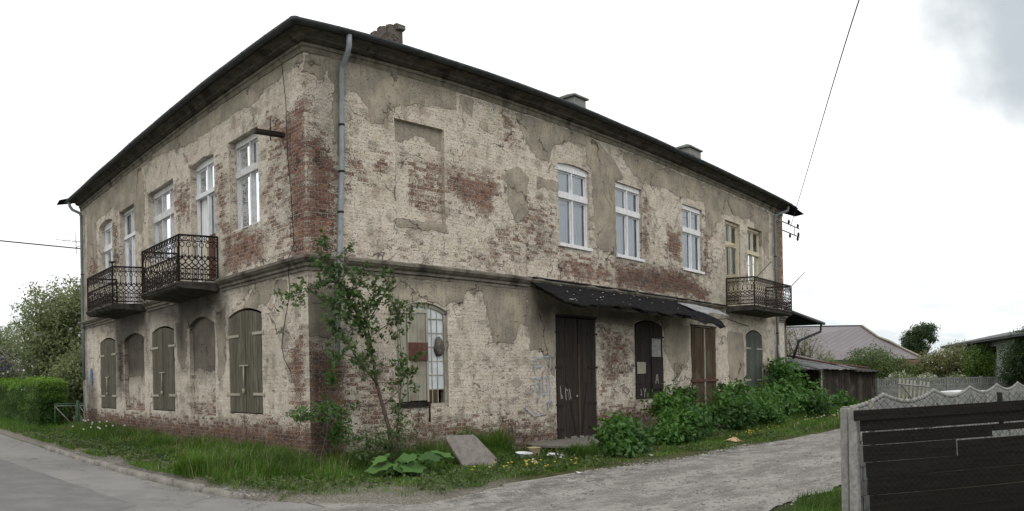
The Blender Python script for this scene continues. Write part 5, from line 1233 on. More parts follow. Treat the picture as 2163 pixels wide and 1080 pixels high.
for (cx_, cy_, sx_, sy_, n, kind, lab, grp) in (
        (2.6, -2.9, .9, .35, 26, 'dandelion', 'yellow dandelion in the grass in front of the leaning slab', 'yellow dandelions near the leaning slab'),
        (3.1, -2.4, .8, .3, 6, 'dandelion_clock', 'white dandelion clock in the grass in front of the leaning slab', 'dandelion clocks near the leaning slab'),
        (10.8, -3.3, 1.6, .35, 18, 'dandelion', 'yellow dandelion in the grass below the elder bushes', 'yellow dandelions below the elder bushes'),
        (19.5, -3.1, 3.0, .6, 34, 'dandelion', 'yellow dandelion in the grass strip before the shed', 'yellow dandelions before the shed'),
        (17.5, -3.0, 2.6, .4, 22, 'dandelion_clock', 'white dandelion clock in the grass strip before the shed', 'dandelion clocks before the shed'),
        (-1.3, 8.9, .3, 1.0, 16, 'cow_parsley', 'white flowered tall weed in the grass at the far end of the west wall', 'white weeds by the west wall')):
    for i in range(n):
        x = cx_+random.gauss(0, sx_*.6); y = cy_+random.gauss(0, sy_*.6)
        if kind == 'cow_parsley': z = .12; h = random.uniform(.3, .55)
        else: z = float(verge_z(np.array([[x, y]]))[0])-.01 if x < 13.5 else -.01; h = random.uniform(.10, .2)
        flower(x, y, z, h, kind, lab, grp)

# ================================================================== THINGS BY THE WALL
# leaning slab
mb = MB(); pts = [(-.42, 0), (.34, -.03), (.42, .15), (.20, .66), (.14, .74), (-.48, .76), (-.52, .7)]
mb.prism(pts, -.02, .025); o = mb.build('concrete_slab', M['slabstone'] if 'slabstone' in M else simple('slab_stone', (.15, .135, .12), (.22, .20, .18), 7, .9, (1, 1, 1), .004, .2, 0, (.12, .105, .09)), None, .006)
o.location = (2.62, -1.72, -.02); o.rotation_euler = (rad(-38), 0, rad(-6)); tag(o, 'broken grey concrete slab leaning in the grass below the workshop window', 'slab')
def vessel(name, loc, prof, mat, label, cat, rot=(0, 0, 0)):
    mb = MB(); k = 20; V = []; n = len(prof)
    for r, z in prof: V += [(math.cos(2*math.pi*q/k)*r, math.sin(2*math.pi*q/k)*r, z) for q in range(k)]
    mb.add(V, [(i*k+q, i*k+(q+1) % k, (i+1)*k+(q+1) % k, (i+1)*k+q) for i in range(n-1) for q in range(k)]+[tuple(reversed(range(k))), tuple((n-1)*k+q for q in range(k))], True)
    o = mb.build(name, mat, None); o.location = loc; o.rotation_euler = rot; return tag(o, label, cat)
M['enamel'] = simple('white_enamel', (.50, .52, .52), (.62, .63, .63), 5, .3, (1, 1, 1), 0, .5)
M['bucket'] = simple('stained_bucket', (.32, .27, .15), (.42, .36, .22), 7, .6, (1, 1, 1), 0, .3)
vessel('bowl', (3.95, -1.55, .02), [(.08, 0), (.13, .03), (.175, .12), (.18, .125), (.17, .12), (.12, .04), (.02, .02)], M['enamel'], 'white enamel bowl in the grass, left of the yellowish bucket', 'bowl', (.1, 0, 0))
vessel('bucket', (4.32, -1.50, .02), [(.10, 0), (.105, .02), (.135, .19), (.145, .20), (.14, .20), (.125, .185), (.1, .05), (.02, .04)], M['bucket'], 'yellowish stained bucket standing in the grass near the black door', 'bucket')
vessel('dish', (4.45, -1.95, .03), [(.10, 0), (.13, .02), (.155, .06), (.16, .065), (.15, .06), (.11, .03), (.02, .02)], M['enamel'], 'shallow white dish in the grass, right of the yellowish bucket', 'dish', (.12, .05, 0))
# door step: slab on bricks
root = empty('door_step', (6.9, -.7, -.06), 'low stone slab step with a dark hollow under it, before the black double door', 'step')
mb = MB(); mb.prism([(-1.55, .15), (-1.45, -.35), (-.7, -1.35), (.1, -1.25), (1.35, -.35), (1.5, .2), (1.4, .58), (-1.3, .58)], .15, .21, 2); mb.build('slab', M['slabtop'] if 'slabtop' in M else simple('step_stone', (.13, .12, .105), (.20, .185, .165), 6, .9, (1, 1, 1), .01, .2, 0, (.09, .08, .07)), root, .008)
for (x, y, sx_, sy_) in ((-.9, .3, .3, .2), (.9, .3, .3, .2), (-.3, -.7, .2, .15), (.4, -.3, .18, .25)):
    mb = MB(); mb.box(x-sx_, x+sx_, y-sy_, y+sy_, -.02, .148, .01); mb.build('support', M['slab'], root)
mb = MB(); mb.prism([(-2.9, -.4), (-1.6, -1.2), (-1.0, -.9), (-1.6, .2)], .03, .07, 2); o = mb.build('stone_slab', M['slab'], None, .006); o.location = (6.6, -.7, 0); o.rotation_euler = (0, rad(-3), 0); tag(o, 'tilted dark stone slab on the ground left of the door step', 'slab')
# loose bricks on the step and at the hole
mb = MB()
for i, (x, y) in enumerate(((6.95, -.22), (7.1, -.28), (7.3, -.2), (7.55, -.24), (7.8, -.2), (8.05, -.25))):
    mb = MB(); s_ = random.uniform(.03, .07); mb.box(-s_, s_, -s_*.7, s_*.7, 0, s_*.8, .01); o = mb.build('rubble_stone', M['concrete'], None, .006); o.location = (x, y, .15); o.rotation_euler.z = random.random()*3
    tag(o, 'small piece of rubble on the step at the foot of the black door', 'stone', 'rubble at the black door')
mb = MB(); mb.box(-.22, .22, -.06, .06, 0, .08, .008); o = mb.build('stone_block', M['white_old'], None, .008); o.location = (8.6, -.35, .155); o.rotation_euler.z = -.2; tag(o, 'pale flat stone at the right end of the door step', 'stone')
for i in range(9):
    mb = MB(); mb.box(-.13, .13, -.06, .06, 0, .07, .006); o = mb.build('loose_brick', M['rustbrick'] if 'rustbrick' in M else M.setdefault('rustbrick', simple('loose_brick_red', (.13, .065, .045), (.21, .11, .075), 9, .9)), None, .006)
    o.location = (8.95+.28*(i % 5)+random.uniform(-.04, .04), -.16-random.uniform(0, .06), -.01+.075*(i//5)); o.rotation_euler.z = random.uniform(-.3, .3)
    tag(o, 'broken red brick lying at the base of the wall, right of the black door', 'brick', 'loose bricks right of the black door')
mb = MB()
for i in range(6):
    a = random.uniform(-.2, .2); b = random.uniform(-.12, .12); sheet(mb, [(a-.12, b-.08, .05+random.random()*.06), (a+.10, b-.11, .03), (a+.17, b+.06, .10*random.random()+.03), (a-.06, b+.12, .07)], .01)
bm_o = mb.build('crumpled_cloth', simple('brown_paper', (.42, .27, .15), (.56, .40, .25), 9, .8), None); bm_o.location = (9.35, -3.5, -.03); tag(bm_o, 'crumpled tan paper or rag lying on the grass by the track', 'rag')
# rag hanging in the workshop window
mb = MB(SOUTH); k = 10; V = []
for (z, r) in ((2.50, .03), (2.47, .075), (2.36, .11), (2.26, .125), (2.16, .09), (2.12, .05)):
    V += [(3.17+math.cos(2*math.pi*q/k)*r*(1+.25*math.sin(q*2.1+z*9)), -.02+math.sin(2*math.pi*q/k)*r*.45, z+.02*math.sin(q*3)) for q in range(k)]
mb.add(V, [(i*k+q, i*k+(q+1) % k, (i+1)*k+(q+1) % k, (i+1)*k+q) for i in range(5) for q in range(k)]+[tuple(range(k)), tuple(5*k+q for q in range(k))], True)
tag(mb.build('hanging_rag', simple('grey_rag', (.07, .06, .052), (.14, .12, .10), 14, .95), None), 'grey brown rag stuffed in a broken pane of the workshop window', 'rag')
# small paper scraps
for i, (x, y, c, lab) in enumerate(((1.9, -2.0, 'enamel', 'round white scrap of litter left of the leaning slab'), (.3, -3.0, 'bucket', 'small brown paper scrap on the grass near the house corner'), (2.9, -3.75, 'enamel', 'tiny white paper scrap at the edge of the track'), (5.9, -3.3, 'enamel', 'crumpled white paper strip beside the small bush'))):
    mb = MB(); sheet(mb, [(-.07, -.03, .02), (.03, -.04, .04), (.08, .03, .02), (-.04, .05, .05)], .008); o = mb.build('paper_scrap', M[c], None); o.location = (x, y, .02 if x < 2.5 else -.03); tag(o, lab, 'litter')

# graffiti on wall and doors: thin painted strokes (letters as in the place)
def strokes(name, T, lines, o_, r, mat, parent):
    mb = MB(T)
    for ln_ in lines:
        for (a, b) in zip(ln_[:-1], ln_[1:]):
            a = Vector((a[0], 0, a[1])); b = Vector((b[0], 0, b[1])); d = (b-a)
            if d.length < 1e-5: continue
            d.normalize(); p = Vector((-d.z, 0, d.x))*r
            mb.add([(q.x, o_, q.z) for q in (a-p-d*r*.5, b-p+d*r*.5, b+p+d*r*.5, a+p-d*r*.5)], [(0, 1, 2, 3)])
    return mb.build(name, mat, parent)
M['bluepaint'] = simple('pale_blue_spray', (.36, .41, .50), (.30, .34, .40), 25, .8, (1, 1, 1), 0, .3, 0, (.28, .27, .24))
M['marker'] = simple('dark_spray', (.035, .032, .035), (.075, .065, .06), 20, .8, (1, 1, 1), 0)
M['chalk'] = simple('white_chalk', (.36, .35, .33), (.28, .27, .25), 25, .9, (1, 1, 1), 0)
strokes('graffiti', SOUTH, [[(6.10, 1.75), (6.10, 2.02), (6.18, 2.08), (6.42, 2.12), (6.66, 2.13)], [(6.12, 1.88), (6.36, 1.90)], [(6.66, 2.13), (6.62, 1.70)], [(5.98, 1.62), (6.30, 1.62)], [(6.10, 1.62), (6.13, 1.38), (6.0, 1.36), (5.9, 1.28)],
            [(6.30, 1.62), (6.28, 1.25), (6.18, 1.05)], [(6.38, 1.66), (6.40, 1.2), (6.52, 1.30), (6.55, 1.66), (6.40, 1.64)], [(6.62, 1.70), (6.66, 1.0)], [(6.50, 1.05), (6.74, 1.05)], [(6.55, 1.05), (6.57, .85)], [(5.75, .95), (6.05, .75)], [(6.2, .75), (6.38, .80)]], .034, .016, M['bluepaint'], w1)
strokes('graffiti', SOUTH, [[(9.15, 1.95), (9.18, 1.68)], [(9.32, 1.92), (9.17, 1.80), (9.34, 1.70)], [(9.42, 1.72), (9.48, 1.93), (9.55, 1.72)], [(9.60, 1.80), (9.68, 1.92), (9.76, 1.80), (9.68, 1.72), (9.60, 1.80)], [(9.82, 1.92), (9.82, 1.74), (9.92, 1.74), (9.92, 1.92)],
            [(9.98, 1.74), (9.98, 1.95), (10.1, 1.74), (10.1, 1.95)], [(10.17, 1.74), (10.17, 1.96), (10.27, 1.90)]], .034, .010, M['marker'], w1)
strokes('graffiti', SOUTH, [[(9.2, 1.3), (9.5, 1.18)], [(9.55, 1.36), (9.75, 1.42), (9.7, 1.25), (9.88, 1.15)], [(9.8, 1.36), (10.0, 1.22), (9.85, 1.12)]], .034, .010, M['marker'], w1)
strokes('graffiti', SOUTH, [[(12.35, 1.98), (12.52, 1.98)], [(12.43, 1.98), (12.43, 1.78)], [(12.62, 1.84), (12.72, 1.95), (12.8, 1.84)], [(12.85, 1.80), (12.85, 1.98), (12.98, 1.92)], [(13.05, 1.84), (13.15, 1.95), (13.22, 1.84), (13.1, 1.8)], [(12.4, 1.66), (12.43, 1.42)], [(12.6, 1.66), (12.44, 1.54), (12.62, 1.42)], [(12.7, 1.45), (12.8, 1.6), (12.9, 1.45)], [(13.0, 1.5), (13.05, 1.62), (13.2, 1.5)]], .034, .010, M['marker'], w1)
for nm, lines, mat_ in (('graffiti', [[(7.03, 1.42), (7.06, 1.12), (7.12, 1.14), (7.06, 1.22)], [(7.22, 1.38), (7.25, 1.08)], [(7.22, 1.36), (7.33, 1.30), (7.38, 1.08)], [(7.38, 1.34), (7.44, 1.10)]], M['chalk']),):
    strokes(nm, SOUTH, lines, .016, .012, mat_, da if False else w1)
strokes('graffiti', SOUTH, [[(11.28, 1.42), (11.33, 1.66), (11.38, 1.66), (11.42, 1.42)], [(11.30, 1.52), (11.40, 1.52)]], .076, .014, M['chalk'], w1)
strokes('graffiti', SOUTH, [[(10.52, 1.26), (10.56, 1.08), (10.50, 1.12)], [(10.66, 1.28), (10.72, 1.18), (10.78, 1.28)], [(10.72, 1.18), (10.70, 1.05)]], .058, .012, M['chalk'], w1)
mb = MB(WEST); sheet(mb, [(13.55, .02, 1.75), (13.80, .03, 1.70), (13.86, .03, 2.25), (13.62, .025, 2.32)], .0); 
strokes('poster_scrap', WEST, [[(13.62, 1.78), (13.60, 2.15)], [(13.70, 1.70), (13.70, 2.25)], [(13.78, 1.80), (13.80, 2.20)]], .03, .055, simple('blue_poster', (.05, .14, .30), (.14, .22, .36), 12, .8, (1, 1, 1), 0, .3, 0, (.35, .36, .36)), w2)

# ================================================================== GATE AT THE LEFT
root = empty('metal_gate', (-.15, 15.6, 0), 'old green metal gate with pale diagonal braces between the hedge and the house', 'gate')
M['gategreen'] = simple('green_gate_paint', (.035, .085, .045), (.06, .12, .07), 9, .7, (1, 1, 1), .002, .3, 0, (.10, .09, .06)); M['gategrey'] = simple('grey_gate_bar', (.28, .28, .25), (.36, .35, .32), 9, .8)
def gate_part(name, tubes, mat, r):
    mb = MB(); 
    for t in tubes: mb.tube(t, r, 6)
    return mb.build(name, mat, root)
for nm, a, b in (('gate_leaf', -.72, .06), ('gate_leaf', .20, .75)):
    gate_part(nm, [[(a, 0, .08), (a, 0, 1.02)], [(b, 0, .08), (b, 0, 1.02)], [(a, 0, 1.02), (b, 0, 1.02)], [(a, 0, .10), (b, 0, .10)]], M['gategreen'], .022)
    gate_part('brace', [[(a, 0, .94), (b, 0, .12)]], M['gategrey'], .014); gate_part('brace', [[(a, 0, .95), (b, 0, .95)]], M['gategrey'], .014)
gate_part('gate_post', [[(.13, 0, -.05), (.13, 0, 1.12)]], M['gategreen'], .05)

# ================================================================== ANNEX AND SHED AT THE RIGHT END
root = empty('annex', (21.1, 2.0, 0), 'low rendered lean-to annex with dark roof joined to the right end of the house', 'annex')
def lp(mb, *a): mb.box(a[0]-21.1, a[1]-21.1, a[2]-2.0, a[3]-2.0, a[4], a[5])
mb = MB(); lp(mb, 21.12, 24.95, 1.5, 6.0, 0, 3.95); mb.build('wall', M['annexwall'] if 'annexwall' in M else simple('annex_render', (.20, .19, .17), (.32, .30, .27), 3, .95, (1, 1, .5), .01, .2, 0, (.06, .055, .05)), root)
mb = MB(); V = [(21.12, .3, 4.38), (26.4, .3, 3.98), (26.4, 6, 3.98), (21.12, 6, 4.38)]; sheet(mb, [(x-21.1, y-2.0, z) for x, y, z in V], .10); rf_ = mb.build('roof', M['roofing'], root)
mb = MB(); mb.tube([(21.2-21.1, .22-2, 4.30), (26.5-21.1, .22-2, 3.93)], .07, 8); mb.build('gutter', M['gutter'], root)
mb = MB(); mb.tube([(26.2-21.1, .25-2, 3.92), (26.2-21.1, .3-2, 3.55), (25.0-21.1, .9-2, 3.1), (24.98-21.1, 1.2-2, 2.3)], .06, 8); mb.build('downpipe', M['gutter'], root)
root = empty('wooden_shed', (24.1, -.38, 0), 'dark board shed with patched tar roof behind the right end of the house', 'shed')
ox, oy = 24.0, .2
def wallboards(mb, p0, p1, h0, h1, n, z0=0.0, th=.03):
    p0 = Vector(p0); p1 = Vector(p1); d = (p1-p0)/n; nrm = Vector((d.y, -d.x, 0)).normalized()
    for i in range(n):
        a = p0+d*i+d*.03; b = p0+d*(i+1)-d*.03; h = h0+(h1-h0)*(i+.5)/n+random.uniform(-.03, .03); j = nrm*random.uniform(-.01, .015); zb = z0+random.uniform(0, .06)
        P = [a+j, b+j, b+j-nrm*th, a+j-nrm*th]; mb.add([(p.x, p.y, z) for z in (zb, h) for p in P], [(3, 2, 1, 0), (4, 5, 6, 7), (0, 1, 5, 4), (1, 2, 6, 5), (2, 3, 7, 6), (3, 0, 4, 7)])
mb = MB(); wallboards(mb, (0, 0, 0), (8.9, 0, 0), 1.72, 1.70, 44); mb.build('board_wall', M['shedwood'], root)
mb = MB(); wallboards(mb, (0, 1.9, 0), (0, .03, 0), 2.2, 1.74, 9); mb.build('board_wall', M['blackwood'], root)
mb = MB(); wallboards(mb, (-2.98, 1.92, 0), (-.02, 1.92, 0), 2.22, 2.2, 14); mb.build('board_wall', M['blackwood'], root)
mb = MB(); mb.box(.0, .14, -.07, -.03, 0, 1.72); mb.build('corner_post', M['greywood'], root)
def patch_roof(name, x0, x1, y0, y1, z0, z1, n, mat, ov=.25, par=None):
    mb = MB()
    for i in range(n):
        a = x0+(x1-x0)*i/n; b = x0+(x1-x0)*(i+1)/n+.12; dz = random.uniform(0, .05); f = random.uniform(-.10, .08)
        sheet(mb, [(a, y0-ov+f, z0+dz+random.uniform(-.03, .02)), ((a+b)/2, y0-ov+f-.04, z0+dz+.02), (b, y0-ov+f*.5, z0+dz-random.uniform(0, .04)), (b, y1, z1+dz), (a, y1, z1+dz+.01)], .025)
    return mb.build(name, mat, par)
M['patchroof'] = simple('patched_roofing', (.03, .031, .031), (.085, .088, .09), 3, .6, (1, 1, 1), .02, .4, 0, (.20, .205, .21))
patch_roof('roof', -2.95, 4.6, 0, 3.0, 1.78, 2.55, 11, M['patchroof'], par=root); patch_roof('roof', 4.3, 9.3, 0, 3.0, 1.66, 2.2, 6, M['blackwood'], .35, par=root)
mb = MB(); mb.tube([(1.0, 2.8, 2.62), (2.2, 1.2, 2.25), (4.0, .6, 2.05), (6.6, -.2, 1.88)], .05, 7); mb.build('roof_pole', M['rust'], root)
mb = MB(); wallboards(mb, (8.9, 0, 0), (8.9, 3.0, 0), 1.68, 2.1, 10); mb.build('board_wall', M['blackwood'], root)
tree('sparse_tree', 'spindly tree with thin yellowish leaves between the annex and the big grey roof', 'tree', (34, 4.4, 0), [(34, 4.2, 3.0, 1.3, 1.1, 1.4), (33.6, 5.2, 3.9, 1.1, .9, .9), (34.8, 3.2, 2.3, .9, .8, .8)], 3600, .10, M['olive'], .10, 1.0, 50, None, 6, .16, .9, seed=31)
tree('sparse_tree', 'thin bare-looking twigs showing above the annex roof', 'tree', (30, 9.0, 0), [(29.4, 8.6, 4.6, .9, .9, .9), (31.2, 7.4, 4.1, .8, .8, .6)], 700, .08, M['fruit'], .08, 2.6, 34, None, 5, .14, .9, seed=32)

# ================================================================== FENCES AT THE RIGHT
FA = Vector((.72, -9.165, 0)); FU = Vector((.9932, -.1166, 0)); FN = Vector((-.1166, -.9932, 0))  # towards the camera side
M['post'] = simple('cast_concrete_post', (.20, .195, .18), (.30, .29, .27), 16, .9, (1, 1, 1), .004, .2, 0, (.14, .135, .125))
def cpost(p, h, label, w_=.09, group='concrete posts'):
    mb = MB(); a = w_/2
    pts = [(-a, -a), (a, -a), (a, -a*.3), (a*.5, -a*.25), (a*.5, a*.25), (a, a*.3), (a, a), (-a, a)]
    mb.prism(pts, -.05, h, 2); mb.prism([(x*.7, y*.7) for x, y in pts], h, h+.015, 2); o = mb.build('concrete_post', M['post'], None, .01); o.location = p; o.rotation_euler.z = math.atan2(FU.y, FU.x); return tag(o, label, 'post', group)
cpost(Vector((.585, -9.175, -.06)), 1.28, 'nearest grey concrete post, left one of the pair at the fence end'); cpost(Vector((.50, -9.30, -.06)), 1.28, 'right one of the two concrete posts at the fence end', .095)
# ornamental concrete fence: each 2 m bay is a thing (panels), with balls on its wavy top edge
for k in range(11):
    s0 = .06+k*2.0; p0 = FA+FU*s0
    nm = ['nearest', 'second', 'third', 'fourth', 'fifth', 'sixth', 'seventh', 'eighth', 'ninth', 'tenth', 'farthest'][k]
    root = empty('fence_panel', tuple(p0), f'{nm} bay of the ornamental concrete fence with balls on a wavy top edge', 'fence', 'bays of the ornamental concrete fence', math.atan2(FU.y, FU.x))
    topz = lambda x: 1.195+.115*max(0, 1-abs(x-1))**1.8
    mb = MB()
    for q in range(16):
        a = q*2/16; b = (q+1)*2/16; mb.prism([(a, topz(a)-.17-.0), (b, topz(b)-.17), (b, topz(b)-.02), (a, topz(a)-.02)], -.025, .025)
    mb.prism([(0, .72), (2, .72), (2, .78), (0, .78)], -.024, .024)
    for q in range(13):      # turned balusters
        x = .08+q*.153; h0, h1 = .78, topz(x)-.16; mb.tube([(x, 0, h0), (x, 0, h0+.05), (x, 0, (h0+h1)/2), (x, 0, h1-.04), (x, 0, h1+.02)], [.022, .040, .018, .040, .022], 7)
    for q in range(12):
        x = .08+q*.165
        mb.tube([(x, -.02, topz(x)-.135), (x, .02, topz(x)-.135)], .03, 6)
    mb.build('top_rail', M['concrete_pale'], root)
    mb = MB(); mb.box(.0, 2.0, -.02, .02, -.05, .72)
    for r_ in range(4):
        for c_ in range(8): a = c_*.25+(.12 if r_ % 2 else 0); mb.box(a+.012, min(a+.24, 1.99), -.032, .032, r_*.17+.01, r_*.17+.16, .004)
    mb.build('block_panel', M['concrete_pale'], root)
    for q in range(19):
        x = .03+q*.107; r_ = .031; mb = MB(); rings = [(math.sin(math.pi*t/6)*r_, -math.cos(math.pi*t/6)*r_) for t in range(7)]
        mb.tube([(x, 0, topz(x)+.025+z-.01) for r, z in rings], [max(r, .004) for r, z in rings], 10); mb.build('ball', M['concrete'], root)
    if k: cpost(p0+FU*-.03+FN*.03+Vector((0, 0, -.05)), 1.20, f'concrete post at the near end of the {nm} ornamental fence bay', .10)
# black plank fence with wire mesh in front
root = empty('plank_fence', (.455, -9.37, 0), 'black plank fence panel covered by rusty wire mesh, filling the lower right corner', 'fence', None, math.atan2(-1.72, .80)); root.rotation_euler.y = -rad(2.0); Lp = 3.6
zz = -.05; rows = []; hs_ = [.21, .18, .20, .165, .185, .15, .13]; zz = -.12; 
for i, h in enumerate(hs_): rows.append((zz, zz+h-.006)); zz += h
for i, (a, b) in enumerate(rows):
    mb = MB(); x0 = .02+.10*(1-(a+.05)/1.2)+random.uniform(0, .02)
    if i == len(rows)-2: mb.box(x0, 1.52, -.02, .0, a, b-.01, .003); mb.build('plank', M['boards'], root); mb = MB(); mb.box(1.53, Lp, -.02, .0, a+.055, b-.01, .003) 
    elif i == len(rows)-3: mb.box(x0, 1.1, -.02, .0, a, b, .003); mb.build('plank', M['boards'], root); mb = MB(); mb.box(1.11, Lp, -.026, -.006, a, b-.012, .003)
    else: mb.box(x0, Lp, -.02, .0, a, b, .003)
    mb.build('plank', M['boards'], root)
mb = MB(); mb.box(-.02, Lp, -.045, -.022, 1.09, 1.20, .004); mb.build('plank', M['boards'], root)
for x in (.16, 1.62):
    mb = MB(); mb.box(x, x+.045, .005, .05, -.05 if x < 1 else .9, 1.30, .004); mb.build('stake', M['greywood' if x < 1 else 'blackwood'], root)
mb = MB(); st = .075; zt_ = 1.36; n = int((Lp+1.4)/st)
for i in range(-int(1.4/st), int(Lp/st)+1):
    for sg in (1, -1):
        x0 = i*st; a0, a1 = 0.0, 1.4; P0, P1 = (x0, 0.0), (x0+1.36, 1.36)
        xa, za, xb, zb = x0, -.03, x0+1.30, 1.30
        if sg < 0: xa, xb = x0+1.30, x0; 
        # clip to 0..Lp
        def cl(xa, za, xb, zb):
            t0, t1 = 0, 1; dx = xb-xa
            for lim, s_ in ((0.12, 1), (Lp, -1)):
                if dx == 0: continue
                t = (lim-xa)/dx
                if (dx > 0) == (s_ > 0): t0 = max(t0, t)
                else: t1 = min(t1, t)
            return (xa+dx*t0, za+(zb-za)*t0, xa+dx*t1, za+(zb-za)*t1) if t0 < t1 else None
        c = cl(xa, za, xb, zb)
        if c: 
            m_ = 3; mb.tube([(c[0]+(c[2]-c[0])*t/m_, -.052+.004*sg, c[1]+(c[3]-c[1])*t/m_) for t in range(m_+1)], .0021, 3, False, False)
mb.build('wire_mesh', M['iron'], root)

# ================================================================== FAR BACKGROUND
P0 = Vector((33.2, 1.6, 0)); PU = (Vector((39.5, -10.5, 0))-P0).normalized()
for k in range(7):
    p = P0+PU*(k*2.02)
    root = empty('concrete_fence_bay', tuple(p), ['first bay of the plain far concrete fence, next to the shed', 'second bay of the far concrete fence, behind the broken pallet', 'third bay of the far concrete fence from the shed', 'fourth bay of the far concrete fence from the shed', 'fifth bay of the far concrete fence from the shed', 'sixth bay of the far concrete fence, behind the white car', 'last bay of the far concrete fence at the right edge'][k], 'fence', 'bays of the far concrete fence', math.atan2(PU.y, PU.x))
    mb = MB(); mb.box(-.07, .07, -.08, .08, -.1, 1.32, .004); mb.build('post', M['concrete_pale'], root)
    mb = MB(); mb.box(.075, 1.945, -.025, .025, -.1, .80); mb.box(.075, 1.945, -.03, .03, .81, .90); mb.box(.075, 1.945, -.03, .03, 1.20, 1.26)
    for q in range(14): mb.box(.10+q*.133, .10+q*.133+.085, -.02, .02, .90, 1.20)
    mb.build('panel', M['concrete_pale'], root)
# broken pallet leaning on it
root = empty('wooden_pallet', (31.4, -2.75, 0), 'broken grey wooden pallet leaning against the far concrete fence', 'pallet', None, math.atan2(PU.y, PU.x))
for i in range(8):
    mb = MB(); x = -.75+i*.2; tl = .14*(1 if i < 5 else 1.8); mb.add([(x, -.1, .12), (x+.11, -.1, .12), (x+.11+tl, .2, 1.28-.03*i), (x+tl, .2, 1.28-.03*i), (x, -.07, .12), (x+.11, -.07, .12), (x+.11+tl, .23, 1.28-.03*i), (x+tl, .23, 1.28-.03*i)], [(0, 1, 2, 3), (7, 6, 5, 4), (0, 4, 5, 1), (1, 5, 6, 2), (2, 6, 7, 3), (3, 7, 4, 0)]); mb.build('slat', M['greywood'], root)
for (a, b) in (((-.75, -.10, 1.0), (.95, -.02, .82)), ((-.55, -.12, .95), (.0, -.14, .25))):
    mb = MB(); mb.tube([a, b], .045, 4, False); mb.build('rail', M['concrete_pale'], root)
# white car beyond the ornamental fence
root = empty('parked_car', (13.2, -8.7, -.04), 'small white car whose roof just shows above the ornamental concrete fence', 'car', None, rad(75)); root.scale = (.80, .80, .80)
M['carpaint'] = simple('white_car_paint', (.62, .63, .64), (.68, .69, .70), 3, .25, (1, 1, 1), 0, .5); M['carglass'] = simple('car_glass', (.02, .025, .03), (.03, .035, .04), 3, .08, (1, 1, 1), 0, .5); M['tyre'] = simple('tyre', (.015, .015, .015), (.03, .03, .03), 9, .9)
body = [(-1.9, .35), (-1.9, .78), (-1.55, .90), (-.95, .95), (1.0, .98), (1.55, .98), (1.85, .85), (1.9, .35)]; cab = [(-.95, .95), (-.45, 1.33), (-.2, 1.40), (.9, 1.41), (1.15, 1.34), (1.6, .98)]
mb = MB(); mb.prism(body, -.82, .82); mb.prism([(a*.99, b-.012) for a, b in cab], -.66, .66); mb.build('body', M['carpaint'], root, .03)
for sg in (-1, 1):
    mb = MB(); mb.prism([(-.75, .99), (-.42, 1.27), (.25, 1.31), (.25, .99)], .655*sg, .672*sg); mb.prism([(.32, .99), (.32, 1.31), (.95, 1.29), (1.25, 1.0)], .655*sg, .672*sg); mb.build('window', M['carglass'], root)
    for x in (-1.25, 1.2):
        mb = MB(); mb.tube([(x, .70*sg, .30), (x, .86*sg, .30)], .30, 18); mb.build('wheel', M['tyre'], root)
mb = MB(); mb.add([(-.98, -.6, .97), (-.98, .6, .97), (-.50, .55, 1.31), (-.50, -.55, 1.31)], [(0, 1, 2, 3)]); mb.build('windscreen', M['carglass'], root)
# big grey metal roof with swept end
root = empty('large_barn', (67, 11, 0), 'big building with a wide grey sheet metal roof sweeping down to the right', 'building')
M['metalroof'] = None
n_ = NT('grey_profiled_roof', .55, .4); wv = n_.n('ShaderNodeTexWave', wave_type='BANDS', bands_direction='DIAGONAL'); n_.put(wv.inputs['Vector'], n_.map((.2, 1.0, 1.0))); wv.inputs['Scale'].default_value = 1.1
n_.base(n_.mix(n_.math('MULTIPLY', wv.outputs[1], .35), n_.mix(n_.noise(1.2, 4), (.17, .155, .16), (.235, .215, .22)), (.12, .11, .115))); M['metalroof'] = n_.m
B0 = Vector((67, 11, 0)); lat = Vector((-.30, .954, 0))  # leftwards in view
far = Vector((.954, .30, 0))
def bp(l, f, z): p = lat*l+far*f; return (p.x, p.y, z)
prof = [(-.4, 6.35, 0), (-1.2, 5.75, -.3), (-2.0, 5.15, -.5), (-3.2, 4.65, -.9), (-4.4, 3.95, -1.2), (-6.3, 3.0, -1.6)]
mb = MB(); V = [bp(16, 0, 6.35)]+[bp(l, f, z) for l, z, f in prof]+[bp(-6.3, -2.6, 2.9), bp(16, -6, 2.9)]
mb.add(V, [tuple(range(len(V)))]); mb.add([bp(16, .3, 6.3), bp(-.4, .3, 6.3), bp(-6.3, 6, 2.9), bp(16, 6, 2.9)], [(0, 1, 2, 3)]); mb.build('roof', M['metalroof'], root)
mb = MB(); mb.tube([bp(l, f-.1, z+.05) for l, z, f in prof], .11, 4, False); mb.build('verge_board', simple('pale_verge_board', (.26, .23, .17), (.32, .29, .22), 5, .8), root)
mb = MB(); mb.tube([bp(16, 0, 6.38), bp(-.4, 0, 6.38)], .07, 5); mb.build('ridge', M['gutter'], root)
mb = MB(); mb.add([bp(15, -5, 0), bp(-6, -2.2, 0), bp(-6, -2.2, 2.95), bp(15, -5, 2.95), bp(15, 5.5, 0), bp(-6, 5.5, 0), bp(-6, 5.5, 2.95), bp(15, 5.5, 2.95)], [(0, 1, 2, 3), (1, 5, 6, 2), (5, 4, 7, 6), (4, 0, 3, 7)]); mb.build('wall', M['concrete_pale'], root)
root = empty('low_brown_outbuilding', (60, 3.4, 0), 'low outbuilding with a brown sheet roof under the end of the big grey roof', 'building')
mb = MB(); sheet(mb, [(-1, 2.4, 2.75), (-2.6, 2.0, 1.7), (-1.2, -2.2, 1.7), (.4, -1.8, 2.65)], .08); mb.build('roof', M['rust'], root); mb = MB(); mb.box(-1.3, 1.2, -1.6, 1.8, 0, 1.7); mb.build('wall', M['concrete_pale'], root)
